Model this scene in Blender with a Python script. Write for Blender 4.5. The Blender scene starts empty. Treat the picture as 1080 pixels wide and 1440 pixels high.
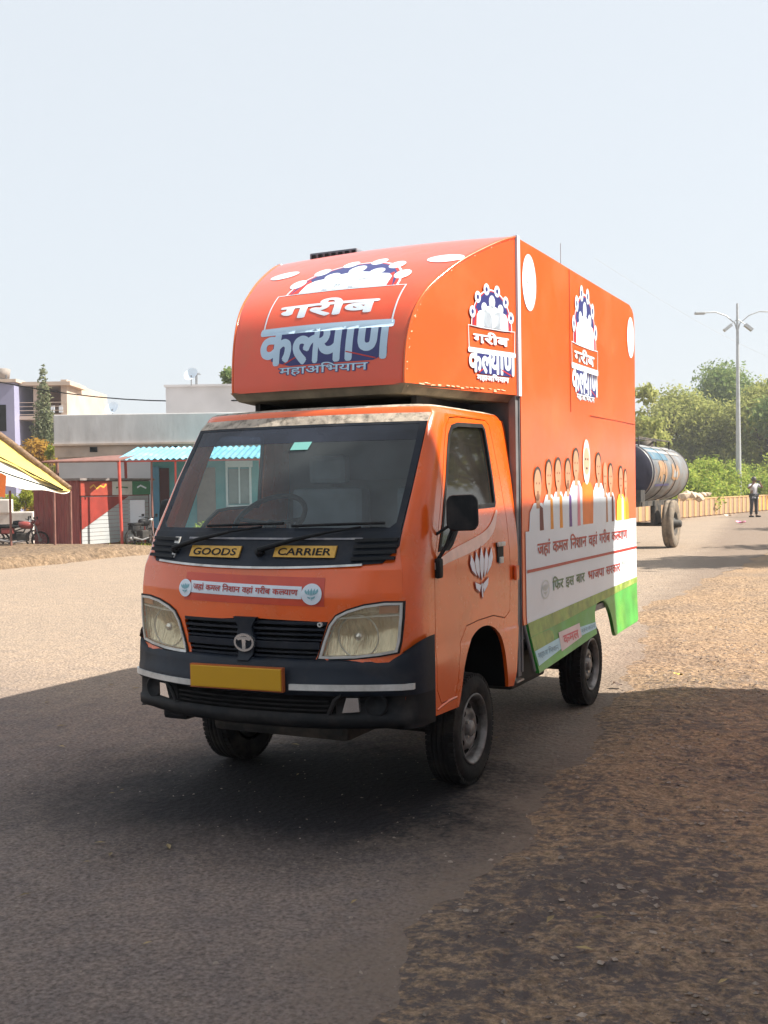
import bpy, bmesh, math, random
import numpy as np
from mathutils import Vector, Matrix
from mathutils.geometry import tessellate_polygon
random.seed(7); RNG = np.random.default_rng(11)
SC = bpy.context.scene; COL = SC.collection
PI = math.pi

# ------------------------------------------------------------ camera
YAW, PITCH, ROLL, FPX = 0.4596, 0.0206, -0.0148, 1536.8
CAM = Vector((2.6802, -4.0516, 1.4435))
def cam_axes():
    sy, cy = math.sin(YAW), math.cos(YAW); sp, cp = math.sin(PITCH), math.cos(PITCH); sr, cr = math.sin(ROLL), math.cos(ROLL)
    fwd = Vector((-sy, cy, 0)); right = Vector((cy, sy, 0)); up = Vector((0, 0, 1))
    f2 = fwd*cp - up*sp; u2 = up*cp + fwd*sp
    return right*cr + u2*sr, u2*cr - right*sr, f2
cd = bpy.data.cameras.new('camera'); cam = bpy.data.objects.new('camera', cd); COL.objects.link(cam)
_r, _u, _f = cam_axes()
M_ = Matrix((( _r.x, _u.x, -_f.x), (_r.y, _u.y, -_f.y), (_r.z, _u.z, -_f.z))).to_4x4(); M_.translation = CAM
cam.matrix_world = M_
cd.sensor_fit = 'VERTICAL'; cd.sensor_height = 36; cd.sensor_width = 27; cd.lens = FPX/1440*36
cd.clip_start = .05; cd.clip_end = 3000
SC.camera = cam

# ------------------------------------------------------------ light and sky
SUN_EL, SUN_ROT = math.radians(46.3), math.radians(68.3)
w = bpy.data.worlds.new('World'); SC.world = w; w.use_nodes = True
nt = w.node_tree; nt.nodes.clear()
sky = nt.nodes.new('ShaderNodeTexSky'); sky.sky_type = 'NISHITA'; sky.sun_disc = False
sky.sun_elevation = SUN_EL; sky.sun_rotation = SUN_ROT; sky.air_density = 1.0; sky.dust_density = 3.0; sky.ozone_density = 1.0
mx = nt.nodes.new('ShaderNodeMixRGB'); mx.inputs[0].default_value = .80; mx.inputs[2].default_value = (6.35, 6.75, 7.1, 1)
bg = nt.nodes.new('ShaderNodeBackground'); bg.inputs[1].default_value = .063
wo = nt.nodes.new('ShaderNodeOutputWorld')
nt.links.new(sky.outputs[0], mx.inputs[1]); nt.links.new(mx.outputs[0], bg.inputs[0]); nt.links.new(bg.outputs[0], wo.inputs[0])
sd = bpy.data.lights.new('sun', 'SUN'); sd.energy = 4.8; sd.angle = math.radians(.55); sd.color = (1, .93, .82)
so = bpy.data.objects.new('sun', sd); COL.objects.link(so)
SUNV = Vector((math.cos(SUN_EL)*math.sin(SUN_ROT), math.cos(SUN_EL)*math.cos(SUN_ROT), math.sin(SUN_EL)))
so.rotation_euler = SUNV.to_track_quat('Z', 'Y').to_euler(); so.location = (20, 8, 30)
SC.view_settings.view_transform = 'Standard'; SC.view_settings.look = 'None'; SC.view_settings.gamma = 1
SC.view_settings.use_curve_mapping = False; SC.view_settings.exposure = 1.2
SC.cycles.max_bounces = 8; SC.cycles.transparent_max_bounces = 12

# ------------------------------------------------------------ materials
MATS = {}
def mat(name, col, rough=.6, metal=0., var=.12, vscale=6., bump=0., bscale=60., coat=0., spec=.5, dirt=None, dscale=3., damt=.5, stretch=(1,1,1), detail=6):
    if name in MATS: return MATS[name]
    m = bpy.data.materials.new(name); m.use_nodes = True; n = m.node_tree.nodes; l = m.node_tree.links
    b = n['Principled BSDF']; b.inputs['Roughness'].default_value = rough; b.inputs['Metallic'].default_value = metal
    b.inputs['Coat Weight'].default_value = coat; b.inputs['Coat Roughness'].default_value = .12; b.inputs['Specular IOR Level'].default_value = spec
    tc = n.new('ShaderNodeTexCoord'); mp = n.new('ShaderNodeMapping'); mp.inputs['Scale'].default_value = stretch; l.new(tc.outputs['Object'], mp.inputs[0])
    nz = n.new('ShaderNodeTexNoise'); nz.inputs['Scale'].default_value = vscale; nz.inputs['Detail'].default_value = detail; l.new(mp.outputs[0], nz.inputs['Vector'])
    rp = n.new('ShaderNodeMapRange'); rp.inputs[1].default_value = .3; rp.inputs[2].default_value = .7; rp.inputs[3].default_value = 1-var; rp.inputs[4].default_value = 1+var
    l.new(nz.outputs[0], rp.inputs[0])
    mul = n.new('ShaderNodeVectorMath'); mul.operation = 'SCALE'; mul.inputs[0].default_value = col[:3]; l.new(rp.outputs[0], mul.inputs[3])
    out = mul.outputs[0]
    if dirt:
        d = n.new('ShaderNodeTexNoise'); d.inputs['Scale'].default_value = dscale; d.inputs['Detail'].default_value = 8; d.inputs['Roughness'].default_value = .65
        l.new(mp.outputs[0], d.inputs['Vector'])
        dr = n.new('ShaderNodeMapRange'); dr.inputs[1].default_value = .48; dr.inputs[2].default_value = .72; dr.inputs[3].default_value = 0; dr.inputs[4].default_value = damt
        l.new(d.outputs[0], dr.inputs[0])
        mm = n.new('ShaderNodeMixRGB'); mm.inputs[2].default_value = (*dirt[:3], 1); l.new(dr.outputs[0], mm.inputs[0]); l.new(out, mm.inputs[1]); out = mm.outputs[0]
        ra = n.new('ShaderNodeMapRange'); ra.inputs[3].default_value = rough; ra.inputs[4].default_value = min(1, rough+.35); l.new(dr.outputs[0], ra.inputs[0]); l.new(ra.outputs[0], b.inputs['Roughness'])
    l.new(out, b.inputs['Base Color'])
    if bump:
        bn = n.new('ShaderNodeTexNoise'); bn.inputs['Scale'].default_value = bscale; bn.inputs['Detail'].default_value = 5; l.new(mp.outputs[0], bn.inputs['Vector'])
        bb = n.new('ShaderNodeBump'); bb.inputs['Strength'].default_value = bump; bb.inputs['Distance'].default_value = .02; l.new(bn.outputs[0], bb.inputs['Height']); l.new(bb.outputs[0], b.inputs['Normal'])
    MATS[name] = m; return m
DUST = (.30, .22, .15)
m_cab = mat('cab_paint', (.80, .112, .008), .24, var=.12, vscale=2.5, coat=.7, bump=.09, bscale=4, dirt=(.50, .16, .04), dscale=3.2, damt=.45)
m_box = mat('box_vinyl', (.78, .100, .013), .28, var=.08, vscale=1.2, coat=.5, bump=.22, bscale=2.6, dirt=(.66, .17, .05), dscale=2.5, damt=.4)
m_nose = mat('nose_paint', (.78, .075, .018), .28, var=.10, vscale=1.6, coat=.6, bump=.16, bscale=3.5, dirt=(.60, .16, .06), dscale=2.8, damt=.4)
m_black = mat('black_plastic', (.008, .009, .011), .6, spec=.25, var=.2, vscale=9, dirt=(.10, .085, .075), dscale=5, damt=.35)
m_bump = mat('bumper_plastic', (.010, .015, .025), .50, spec=.28, var=.3, vscale=6, dirt=(.075, .066, .06), dscale=7, damt=.35, bump=.12, bscale=12)
m_trim = mat('silver_trim', (.62, .62, .60), .35, .2, var=.15, vscale=15, dirt=(.25, .22, .18), damt=.6, dscale=9)
m_chrome = mat('chrome', (.8, .8, .8), .18, .9, var=.1)
m_white = mat('white_print', (.71, .79, .87), .35, var=.04, vscale=3, coat=.2)
m_pale = mat('pale_blue_print', (.52, .70, .86), .35, var=.06)
m_navy = mat('navy_print', (.030, .035, .17), .35, var=.08)
m_redp = mat('red_print', (.42, .035, .025), .4, var=.15, vscale=20)
m_redbright = mat('red_sticker', (.58, .030, .018), .35, var=.08)
m_dgreen = mat('green_print', (.07, .17, .08), .4, var=.15)
m_green = mat('field_green', (.045, .36, .055), .36, var=.35, vscale=5, coat=.3, dirt=(.16, .42, .05), dscale=3.5, damt=.8)
m_olive = mat('field_olive', (.24, .36, .07), .4, var=.35, vscale=14, dirt=(.50, .40, .18), dscale=7, damt=.6)
m_ltblue = mat('light_blue_print', (.42, .66, .74), .4, var=.1)
m_pink = mat('pink_swoosh', (.92, .60, .50), .35, var=.12, vscale=14)
m_yplate = mat('yellow_plate', (.56, .30, .004), .4, var=.04)
m_ysign = mat('yellow_sign', (.60, .34, .05), .45, var=.15, vscale=30)
m_grayrub = mat('charcoal', (.035, .035, .038), .6, var=.2)
m_tyre = mat('tyre_rubber', (.014, .013, .013), .80, spec=.25, var=.3, vscale=12, bump=.2, bscale=40, dirt=(.09, .075, .06), dscale=6, damt=.55)
m_tyred = mat('dusty_tyre', (.16, .13, .10), .85, var=.3, vscale=8, dirt=(.33, .25, .17), dscale=5, damt=.8)
m_rim = mat('steel_rim', (.22, .21, .20), .45, .4, var=.4, vscale=18, dirt=(.04, .035, .03), dscale=7, damt=1.)
m_dark = mat('dark_void', (.006, .006, .006), .9, spec=.1, var=.1)
m_chas = mat('chassis_steel', (.03, .028, .026), .7, var=.3, dirt=DUST, damt=.4)
m_frame = mat('grey_frame', (.19, .19, .20), .5, .3, var=.2, vscale=8, dirt=(.30, .27, .23), damt=.5)
m_roofd = mat('dusty_cab_roof', (.44, .38, .31), .7, var=.35, vscale=10, bump=.3, bscale=30, dirt=(.07, .06, .05), dscale=26, damt=1.)
m_int = mat('interior_plastic', (.13, .14, .15), .7, var=.2)
m_seat = mat('seat_vinyl', (.17, .20, .23), .55, var=.25)
m_gaps = mat('panel_gap', (.03, .012, .005), .8)
m_skin = mat('printed_skin', (.48, .25, .15), .5, var=.12)
m_hair = mat('printed_hair', (.05, .04, .035), .5)
m_whair = mat('printed_white_hair', (.72, .66, .60), .5, var=.1)
m_purple = mat('printed_purple', (.16, .07, .30), .5)
m_pinkc = mat('printed_pink', (.75, .25, .30), .5)
m_maroon = mat('printed_maroon', (.16, .03, .03), .5)
m_saff = mat('printed_saffron', (.80, .30, .02), .5)
m_yel = mat('printed_yellow', (.85, .60, .05), .5)

def glass(name, tint, dust, rough=.03, dustcol=(.35, .33, .30), dscale=3.):
    m = bpy.data.materials.new(name); m.use_nodes = True; n = m.node_tree.nodes; l = m.node_tree.links; n.clear()
    o = n.new('ShaderNodeOutputMaterial'); t = n.new('ShaderNodeBsdfTransparent'); t.inputs[0].default_value = (*tint, 1)
    g = n.new('ShaderNodeBsdfGlossy'); g.inputs['Roughness'].default_value = rough
    lw = n.new('ShaderNodeLayerWeight'); lw.inputs[0].default_value = .5   # Facing: same from both sides of the pane
    pw = n.new('ShaderNodeMath'); pw.operation = 'POWER'; pw.inputs[1].default_value = 4.6; l.new(lw.outputs['Facing'], pw.inputs[0])
    f = n.new('ShaderNodeMath'); f.operation = 'MULTIPLY_ADD'; f.inputs[1].default_value = .9; f.inputs[2].default_value = .05; l.new(pw.outputs[0], f.inputs[0])
    d = n.new('ShaderNodeBsdfDiffuse'); d.inputs[0].default_value = (*dustcol, 1)
    s1 = n.new('ShaderNodeMixShader'); s2 = n.new('ShaderNodeMixShader')
    tc = n.new('ShaderNodeTexCoord'); nz = n.new('ShaderNodeTexNoise'); nz.inputs['Scale'].default_value = dscale; nz.inputs['Detail'].default_value = 9; l.new(tc.outputs['Object'], nz.inputs['Vector'])
    mr = n.new('ShaderNodeMapRange'); mr.inputs[1].default_value = .3; mr.inputs[2].default_value = .75; mr.inputs[3].default_value = dust*.4; mr.inputs[4].default_value = dust*1.6; l.new(nz.outputs[0], mr.inputs[0])
    l.new(mr.outputs[0], s1.inputs[0]); l.new(t.outputs[0], s1.inputs[1]); l.new(d.outputs[0], s1.inputs[2])
    l.new(f.outputs[0], s2.inputs[0]); l.new(s1.outputs[0], s2.inputs[1]); l.new(g.outputs[0], s2.inputs[2]); l.new(s2.outputs[0], o.inputs[0])
    return m
m_wind = glass('windscreen_glass', (.84, .97, .97), .085, dustcol=(.42, .48, .50))
m_win = glass('side_glass', (.80, .86, .84), .03)
m_win2 = glass('tinted_side_glass', (.42, .46, .42), .05)
m_strip = glass('sunstrip_glass', (.05, .06, .10), .22, dustcol=(.10, .12, .18))
m_lens = glass('headlamp_lens', (.95, .93, .86), .13, rough=.06, dustcol=(.80, .72, .52), dscale=9)

# ------------------------------------------------------------ object helpers
def link(name, me, m=None, parent=None, loc=None):
    o = bpy.data.objects.new(name, me); COL.objects.link(o)
    if m is not None and me is not None and not me.materials: me.materials.append(m)
    if parent is not None: o.parent = parent
    if loc is not None: o.location = loc
    return o
def empty(name, loc=(0, 0, 0), rz=0):
    o = bpy.data.objects.new(name, None); COL.objects.link(o); o.location = loc; o.rotation_euler = (0, 0, rz); o.empty_display_size = .1; return o
def tag(o, label=None, cat=None, group=None, kind=None):
    if label: o['label'] = label
    if cat: o['category'] = cat
    if group: o['group'] = group
    if kind: o['kind'] = kind
    return o
def kids(o): return [c for c in ALLK.get(o.name, [])]
def copy_tree(o, parent=None):
    c = o.copy(); COL.objects.link(c); c.parent = parent
    for ch in list(o.children): copy_tree(ch, c)
    return c
class MB:
    def __init__(s): s.v = []; s.f = []; s.m = []; s.sm = []
    def add(s, v, f, mi=0, smooth=False):
        b = len(s.v); s.v += [tuple(p) for p in v]; s.f += [tuple(i+b for i in q) for q in f]; s.m += [mi]*len(f); s.sm += [smooth]*len(f); return s
    def box(s, x0, x1, y0, y1, z0, z1, mi=0, rot=None, piv=None):
        v = [Vector(p) for p in ((x0,y0,z0),(x1,y0,z0),(x1,y1,z0),(x0,y1,z0),(x0,y0,z1),(x1,y0,z1),(x1,y1,z1),(x0,y1,z1))]
        if rot is not None: v = [rot @ (p-piv) + piv for p in v]
        return s.add(v, [(0,3,2,1),(4,5,6,7),(0,1,5,4),(1,2,6,5),(2,3,7,6),(3,0,4,7)], mi)
    def bbox(s, x0, x1, y0, y1, z0, z1, b=.01, mi=0):
        # bevelled box
        c = Vector(((x0+x1)/2, (y0+y1)/2, (z0+z1)/2)); h = Vector((abs(x1-x0)/2, abs(y1-y0)/2, abs(z1-z0)/2)); b = min(b, min(h)*.9)
        bm = bmesh.new(); bmesh.ops.create_cube(bm, size=2)
        for p in bm.verts: p.co = Vector((p.co.x*h.x, p.co.y*h.y, p.co.z*h.z)) + c
        bmesh.ops.bevel(bm, geom=list(bm.edges), offset=b, segments=2, profile=.6, affect='EDGES')
        bm.verts.index_update(); s.add([p.co.copy() for p in bm.verts], [[p.index for p in f.verts] for f in bm.faces], mi, False); bm.free(); return s
    def tube(s, pts, r, n=8, mi=0, cap=True, smooth=True):
        pts = [Vector(p) for p in pts]; k = len(pts); rr = r if isinstance(r, (list, tuple)) else [r]*k
        v = []; ref = None
        for i, p in enumerate(pts):
            d = (pts[min(i+1, k-1)] - pts[max(i-1, 0)]).normalized()
            if ref is None: ref = Vector((0, 0, 1)) if abs(d.z) < .9 else Vector((1, 0, 0))
            a = d.cross(ref).normalized(); b = a.cross(d).normalized(); ref = b
            for j in range(n):
                t = 2*PI*j/n; v.append(p + (a*math.cos(t) + b*math.sin(t))*rr[i])
        f = [(i*n+j, i*n+(j+1) % n, (i+1)*n+(j+1) % n, (i+1)*n+j) for i in range(k-1) for j in range(n)]
        s.add(v, f, mi, smooth)
        if cap:
            s.add(v[:n], [tuple(range(n))], mi); s.add(v[-n:], [tuple(reversed(range(n)))], mi)
        return s
    def lathe(s, prof, axis_o, ax, n=32, mi=0, smooth=True, a0=0, a1=2*PI):
        # prof: list (r, h) along ax
        ax = Vector(ax).normalized(); o = Vector(axis_o); e1 = ax.orthogonal().normalized(); e2 = ax.cross(e1)
        v = []; full = abs(a1-a0-2*PI) < 1e-6; nn = n if full else n+1
        for r, h in prof:
            for j in range(nn):
                t = a0+(a1-a0)*j/n; v.append(o + ax*h + (e1*math.cos(t)+e2*math.sin(t))*r)
        f = []
        for i in range(len(prof)-1):
            for j in range(n):
                j2 = (j+1) % nn if full else j+1
                f.append((i*nn+j, i*nn+j2, (i+1)*nn+j2, (i+1)*nn+j))
        return s.add(v, f, mi, smooth)
    def build(s, name, m, parent=None, loc=None, kind=None):
        me = bpy.data.meshes.new(name); me.from_pydata(s.v, [], s.f)
        ms = m if isinstance(m, (list, tuple)) else [m]
        for x in ms: me.materials.append(x)
        me.polygons.foreach_set('material_index', s.m); me.polygons.foreach_set('use_smooth', s.sm); me.update()
        o = link(name, me, None, parent, loc)
        if kind: o['kind'] = kind
        return o

def poly_bm(poly, holes=()):
    loops = [[Vector((p[0], p[1], 0)) for p in poly]] + [[Vector((p[0], p[1], 0)) for p in h] for h in holes]
    flat = [p for lp in loops for p in lp]; tris = tessellate_polygon(loops)
    bm = bmesh.new(); vs = [bm.verts.new(p) for p in flat]
    for t in tris:
        try: bm.faces.new([vs[i] for i in t])
        except ValueError: pass
    bmesh.ops.recalc_face_normals(bm, faces=bm.faces)
    for f in list(bm.faces):
        f.normal_update()
        if f.normal.z < 0: f.normal_flip()
    return bm
def grid_cut(bm, us=(), vs=()):
    for vals, no in ((us, (1, 0, 0)), (vs, (0, 1, 0))):
        for c in vals:
            bmesh.ops.bisect_plane(bm, geom=list(bm.verts)+list(bm.edges)+list(bm.faces), dist=1e-6, plane_co=(c*no[0], c*no[1], 0), plane_no=no)
def wrap(bm, fn, name, m, parent, l1=0., l0=None, smooth=True, flip=False, us=(), vs=()):
    """flat bmesh (u,v) -> surface through fn(u,v,lift); l0: back face lift (gives thickness)"""
    grid_cut(bm, us, vs)
    bm.verts.index_update()
    P = [p.co.copy() for p in bm.verts]; F = [[p.index for p in f.verts] for f in bm.faces]
    v = [fn(p.x, p.y, l1+p.z) for p in P]; f = [q[::-1] if flip else q for q in F]; sm = [smooth]*len(f)
    if l0 is not None:
        n = len(P); v2 = [fn(p.x, p.y, l0) for p in P]; b = [e for e in bm.edges if len(e.link_faces) == 1]
        v3 = list(v)+v2
        f2 = [[i+n for i in reversed(q)] for q in f]; f = f + f2; sm += [smooth]*len(f2)
        base = len(v3)
        for e in b:
            a, c = e.verts[0].index, e.verts[1].index
            lf = e.link_faces[0]; idx = [x.index for x in lf.verts]; k = idx.index(a)
            if idx[(k+1) % len(idx)] != c: a, c = c, a
            v3 += [v[a], v[c], v2[c], v2[a]]; q = (base, base+3, base+2, base+1); f.append(q[::-1] if flip else q); sm.append(False); base += 4
        v = v3
    bm.free()
    me = bpy.data.meshes.new(name); me.from_pydata([tuple(p) for p in v], [], f); me.materials.append(m)
    me.polygons.foreach_set('use_smooth', sm); me.update()
    return link(name, me, None, parent)
def fr(a, b, step):
    n = max(1, int(round((b-a)/step))); return [a+(b-a)*i/n for i in range(1, n)]
def ell(cx, cy, rx, ry, n=24, a0=0, a1=2*PI):
    full = abs(a1-a0-2*PI) < 1e-6; k = n if full else n+1
    return [(cx+rx*math.cos(a0+(a1-a0)*i/n), cy+ry*math.sin(a0+(a1-a0)*i/n)) for i in range(k)]
def rrect(x0, x1, y0, y1, r, n=4):
    o = []
    for cx, cy, a in ((x1-r, y0+r, -PI/2), (x1-r, y1-r, 0), (x0+r, y1-r, PI/2), (x0+r, y0+r, PI)):
        for i in range(n+1): o.append((cx+r*math.cos(a+PI/2*i/n), cy+r*math.sin(a+PI/2*i/n)))
    return o

# lettering: built with the font that comes with Blender, turned into real meshes
def _txt(body, off=0.):
    c = bpy.data.curves.new('t', 'FONT'); c.body = body; c.size = 1; c.resolution_u = 3; c.offset = off; c.fill_mode = 'FRONT'
    o = bpy.data.objects.new('t', c); COL.objects.link(o); dg = bpy.context.evaluated_depsgraph_get(); dg.update()
    me = bpy.data.meshes.new_from_object(o.evaluated_get(dg)); bpy.data.objects.remove(o); bpy.data.curves.remove(c)
    bm = bmesh.new(); bm.from_mesh(me); bpy.data.meshes.remove(me)
    return bm
def text_bm(segs, box, off=0.02, shear=0., tgt=None):
    base, ext = text_bm1(segs, box, shear, tgt)
    if off <= 0: return base, ext
    u0, u1, v0, v1 = box; du = (u1-u0)/(ext[1]-ext[0])*off; dv = (v1-v0)/(ext[3]-ext[2])*off
    t = bpy.data.meshes.new('t'); base.to_mesh(t); base.free(); out = bmesh.new()
    ring = [(0, 0)]+[(math.cos(2*PI*i/8), math.sin(2*PI*i/8)) for i in range(8)]
    for i, (a, b) in enumerate(ring):
        n0 = len(out.verts); out.from_mesh(t); out.verts.ensure_lookup_table()
        for p in out.verts[n0:]: p.co.x += a*du; p.co.y += b*dv; p.co.z = i*.00003
    bpy.data.meshes.remove(t)
    return out, ext
def text_bm1(segs, box, shear=0., tgt=None):
    """segs: words or '~x' for a half letter (its upright bar cut off); box=(u0,u1,v0,v1) to fill"""
    if isinstance(segs, str): segs = [segs]
    out = bmesh.new(); cur = 0
    for sg in segs:
        half = sg.startswith('~'); s_ = sg[1:] if half else sg
        b0 = _txt(s_, 0); x1 = max(p.co.x for p in b0.verts); x0 = min(p.co.x for p in b0.verts); b0.free()
        bm = _txt(s_, 0)
        if half:
            cut = x1-.135
            bmesh.ops.bisect_plane(bm, geom=list(bm.verts)+list(bm.edges)+list(bm.faces), dist=1e-6, plane_co=(cut, 0, 0), plane_no=(1, 0, 0), clear_outer=True); x1 = cut
        elif sg is segs[-1]: pass
        for p in bm.verts: p.co.x += cur-x0
        cur += x1-x0-(.004)
        t = bpy.data.meshes.new('t'); bm.to_mesh(t); bm.free(); out.from_mesh(t); bpy.data.meshes.remove(t)
    X0, X1 = min(p.co.x for p in out.verts), max(p.co.x for p in out.verts); Y0, Y1 = min(p.co.y for p in out.verts), max(p.co.y for p in out.verts)
    if tgt is not None: X0, X1, Y0, Y1 = tgt
    u0, u1, v0, v1 = box
    for p in out.verts:
        a = (p.co.x-X0)/(X1-X0); b = (p.co.y-Y0)/(Y1-Y0); p.co = Vector((u0+(u1-u0)*a+shear*b, v0+(v1-v0)*b, 0.))
    for f in out.faces:
        f.normal_update()
        if f.normal.z < 0: f.normal_flip()
    return out, (X0, X1, Y0, Y1)
KALYAN = ['क', '~ल', 'याण']
def join_bm(lst):
    o = bmesh.new()
    for b in lst:
        t = bpy.data.meshes.new('t'); b.to_mesh(t); b.free(); o.from_mesh(t); bpy.data.meshes.remove(t)
    return o
def strip_bm(pts, wd):
    """ribbon following pts"""
    bm = bmesh.new(); L = []
    for i, p in enumerate(pts):
        a = Vector(pts[max(i-1, 0)]); b = Vector(pts[min(i+1, len(pts)-1)]); d = (b-a).normalized(); n = Vector((-d.y, d.x)); c = Vector(p)
        L.append((bm.verts.new((*(c+n*wd/2), 0)), bm.verts.new((*(c-n*wd/2), 0))))
    for (a, b), (c, d) in zip(L, L[1:]): bm.faces.new((a, b, d, c))
    return bm
def lotus_bm(cx, cy, w_, h_):
    """open lotus bloom: five upright petals over a leafy base"""
    L = []
    for k in (-2, -1, 0, 1, 2):
        x = cx+k*w_*.21; tilt = k*w_*.05; top = cy+h_*(.46 if k == 0 else .44-.03*abs(k)+.02*k); bot = cy-h_*.16+abs(k)*h_*.05; hw = w_*.108
        L.append(poly_bm([(x*.6+cx*.4, bot), (x+hw*.8-tilt*.2, bot+(top-bot)*.3), (x+hw+tilt*.5, bot+(top-bot)*.62), (x+tilt, top), (x-hw+tilt*.5, bot+(top-bot)*.62), (x-hw*.8-tilt*.2, bot+(top-bot)*.3)]))
    L.append(poly_bm([(cx-w_*.34, cy-h_*.17), (cx-w_*.05, cy-h_*.24), (cx-w_*.12, cy-h_*.36), (cx-w_*.30, cy-h_*.28)]))
    L.append(poly_bm([(cx+w_*.34, cy-h_*.13), (cx+w_*.02, cy-h_*.24), (cx+w_*.10, cy-h_*.38), (cx+w_*.30, cy-h_*.26)]))
    L.append(poly_bm([(cx-w_*.04, cy-h_*.22), (cx+w_*.05, cy-h_*.22), (cx+w_*.04, cy-h_*.48), (cx-w_*.01, cy-h_*.46)]))
    return join_bm(L)
def disc_emblem(fn, cx, cy, rx, ry, parent, mm=None, l=.002, us=None, vs=None):
    gs = dict(us=fr(cx-rx, cx+rx, .03), vs=fr(cy-ry, cy+ry, .03))
    o = wrap(poly_bm(ell(cx, cy, rx, ry, 28)), fn, 'round_emblem', m_white, parent, l, **gs); 
    wrap(lotus_bm(cx, cy, rx*1.15, ry*1.25), fn, 'lotus_print', mm or m_pale, parent, l+.0015, **gs)
    return o

# ------------------------------------------------------------ the goods truck
# truck axes: +x its left side, +y rearward, origin on the road under the front centre
ZT = [.38,.45,.60,.70,.72,.88,1.0,1.10,1.14,1.18,1.25,1.50,1.76,1.80]
TT = dict(y0=[0,-.04,-.06,-.05,-.01,-.015,-.015,.01,.045,.075,.105,.275,.46,.495],
 xf=[.70,.70,.70,.70,.69,.69,.69,.685,.67,.66,.655,.65,.635,.63],
 yF=[.14,.13,.13,.13,.13,.13,.135,.15,.165,.18,.21,.37,.55,.60],
 a=[.735,.74,.74,.74,.735,.735,.735,.735,.733,.73,.725,.70,.665,.655],
 ys=[.31,.31,.31,.31,.31,.31,.31,.32,.335,.35,.38,.50,.67,.70])
def tb(k, z): return float(np.interp(z, ZT, TT[k]))
def FS(x, z, l=0.):
    xx = max(-.8, min(.8, x)); y = tb('y0', z)+(tb('yF', z)-tb('y0', z))*(abs(xx)/tb('xf', z))**2.2
    return Vector((x, y-l, z))
def FSn(x, z, l=0.):     # with a true normal for thick pieces
    e = .004; p = FS(x, z); a = FS(x+e, z)-FS(x-e, z); b = FS(x, z+e)-FS(x, z-e); n = a.cross(b).normalized()
    return p + n*l
def side_fn(sgn):
    def fn(y, z, l=0.):
        return Vector((sgn*(tb('a', z)+l), y, z))
    return fn
truck = tag(empty('goods_truck', (0, 0, 0)), 'orange mini truck with a tall campaign box body parked at the roadside', 'truck')
cab = empty('cab_body'); cab.parent = truck

# front skin (orange) between bumper and windscreen
HL = [(.345, .722), (.40, .722), (.50, .726), (.60, .738), (.672, .752), (.683, .80), (.692, .90), (.694, .962), (.62, .962), (.54, .950), (.47, .928), (.425, .905), (.395, .865), (.37, .80)]
def hlp(s_):
    P = [(s_*x, z-(0 if s_ > 0 else .008)) for x, z in HL]
    return P if s_ > 0 else P[::-1]
def inset(poly, d):
    n = len(poly); o = []
    A = sum(poly[i][0]*poly[(i+1) % n][1]-poly[(i+1) % n][0]*poly[i][1] for i in range(n)); sg = 1 if A > 0 else -1
    for i in range(n):
        a, b, c = Vector(poly[i-1]), Vector(poly[i]), Vector(poly[(i+1) % n]); d1 = (b-a).normalized(); d2 = (c-b).normalized()
        n1 = Vector((-d1.y, d1.x))*sg; n2 = Vector((-d2.y, d2.x))*sg; nn = (n1+n2); nn.normalize(); k = d/max(.5, nn.dot(n1)); o.append(tuple(b+nn*k))
    return o
GRP = [(-.372, .868), (-.325, .710), (.335, .710), (.395, .885), (0, .895)]
wrap(poly_bm([(-.69, .67), (.69, .67), (.69, 1.0), (.684, 1.10), (.67, 1.14), (.66, 1.18), (.655, 1.25), (-.655, 1.25), (-.66, 1.18), (-.67, 1.14), (-.684, 1.10), (-.69, 1.0)], [inset(hlp(1), .010), inset(hlp(-1), .010), inset(GRP, .006)]),
     FS, 'bonnet', m_cab, cab, 0, -.012, us=fr(-.69, .69, .05), vs=fr(.70, 1.25, .03))
# corner + A pillar lofts
def corner(sgn):
    zs = list(np.linspace(.44, .70, 5))+list(np.linspace(.72, 1.25, 14))+list(np.linspace(1.30, 1.80, 12)); n = 9; v = []
    for z in zs:
        F = Vector((tb('xf', z), tb('yF', z))); S = Vector((tb('a', z), tb('ys', z))); Cc = Vector((tb('a', z)-.004, tb('yF', z)+.035))
        if z > 1.2: Cc = Vector((tb('a', z)-.006, tb('yF', z)+.02))
        for j in range(n+1):
            t = j/n; p = F*(1-t)**2+Cc*2*t*(1-t)+S*t*t; v.append((sgn*p.x, p.y, z))
    k = n+1; f = []
    for i in range(len(zs)-1):
        for j in range(n):
            q = (i*k+j, i*k+j+1, (i+1)*k+j+1, (i+1)*k+j); f.append(q if sgn > 0 else q[::-1])
    MB().add(v, f, 0, True).build('corner_pillar', m_cab, cab)
for s_ in (1, -1): corner(s_)
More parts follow.
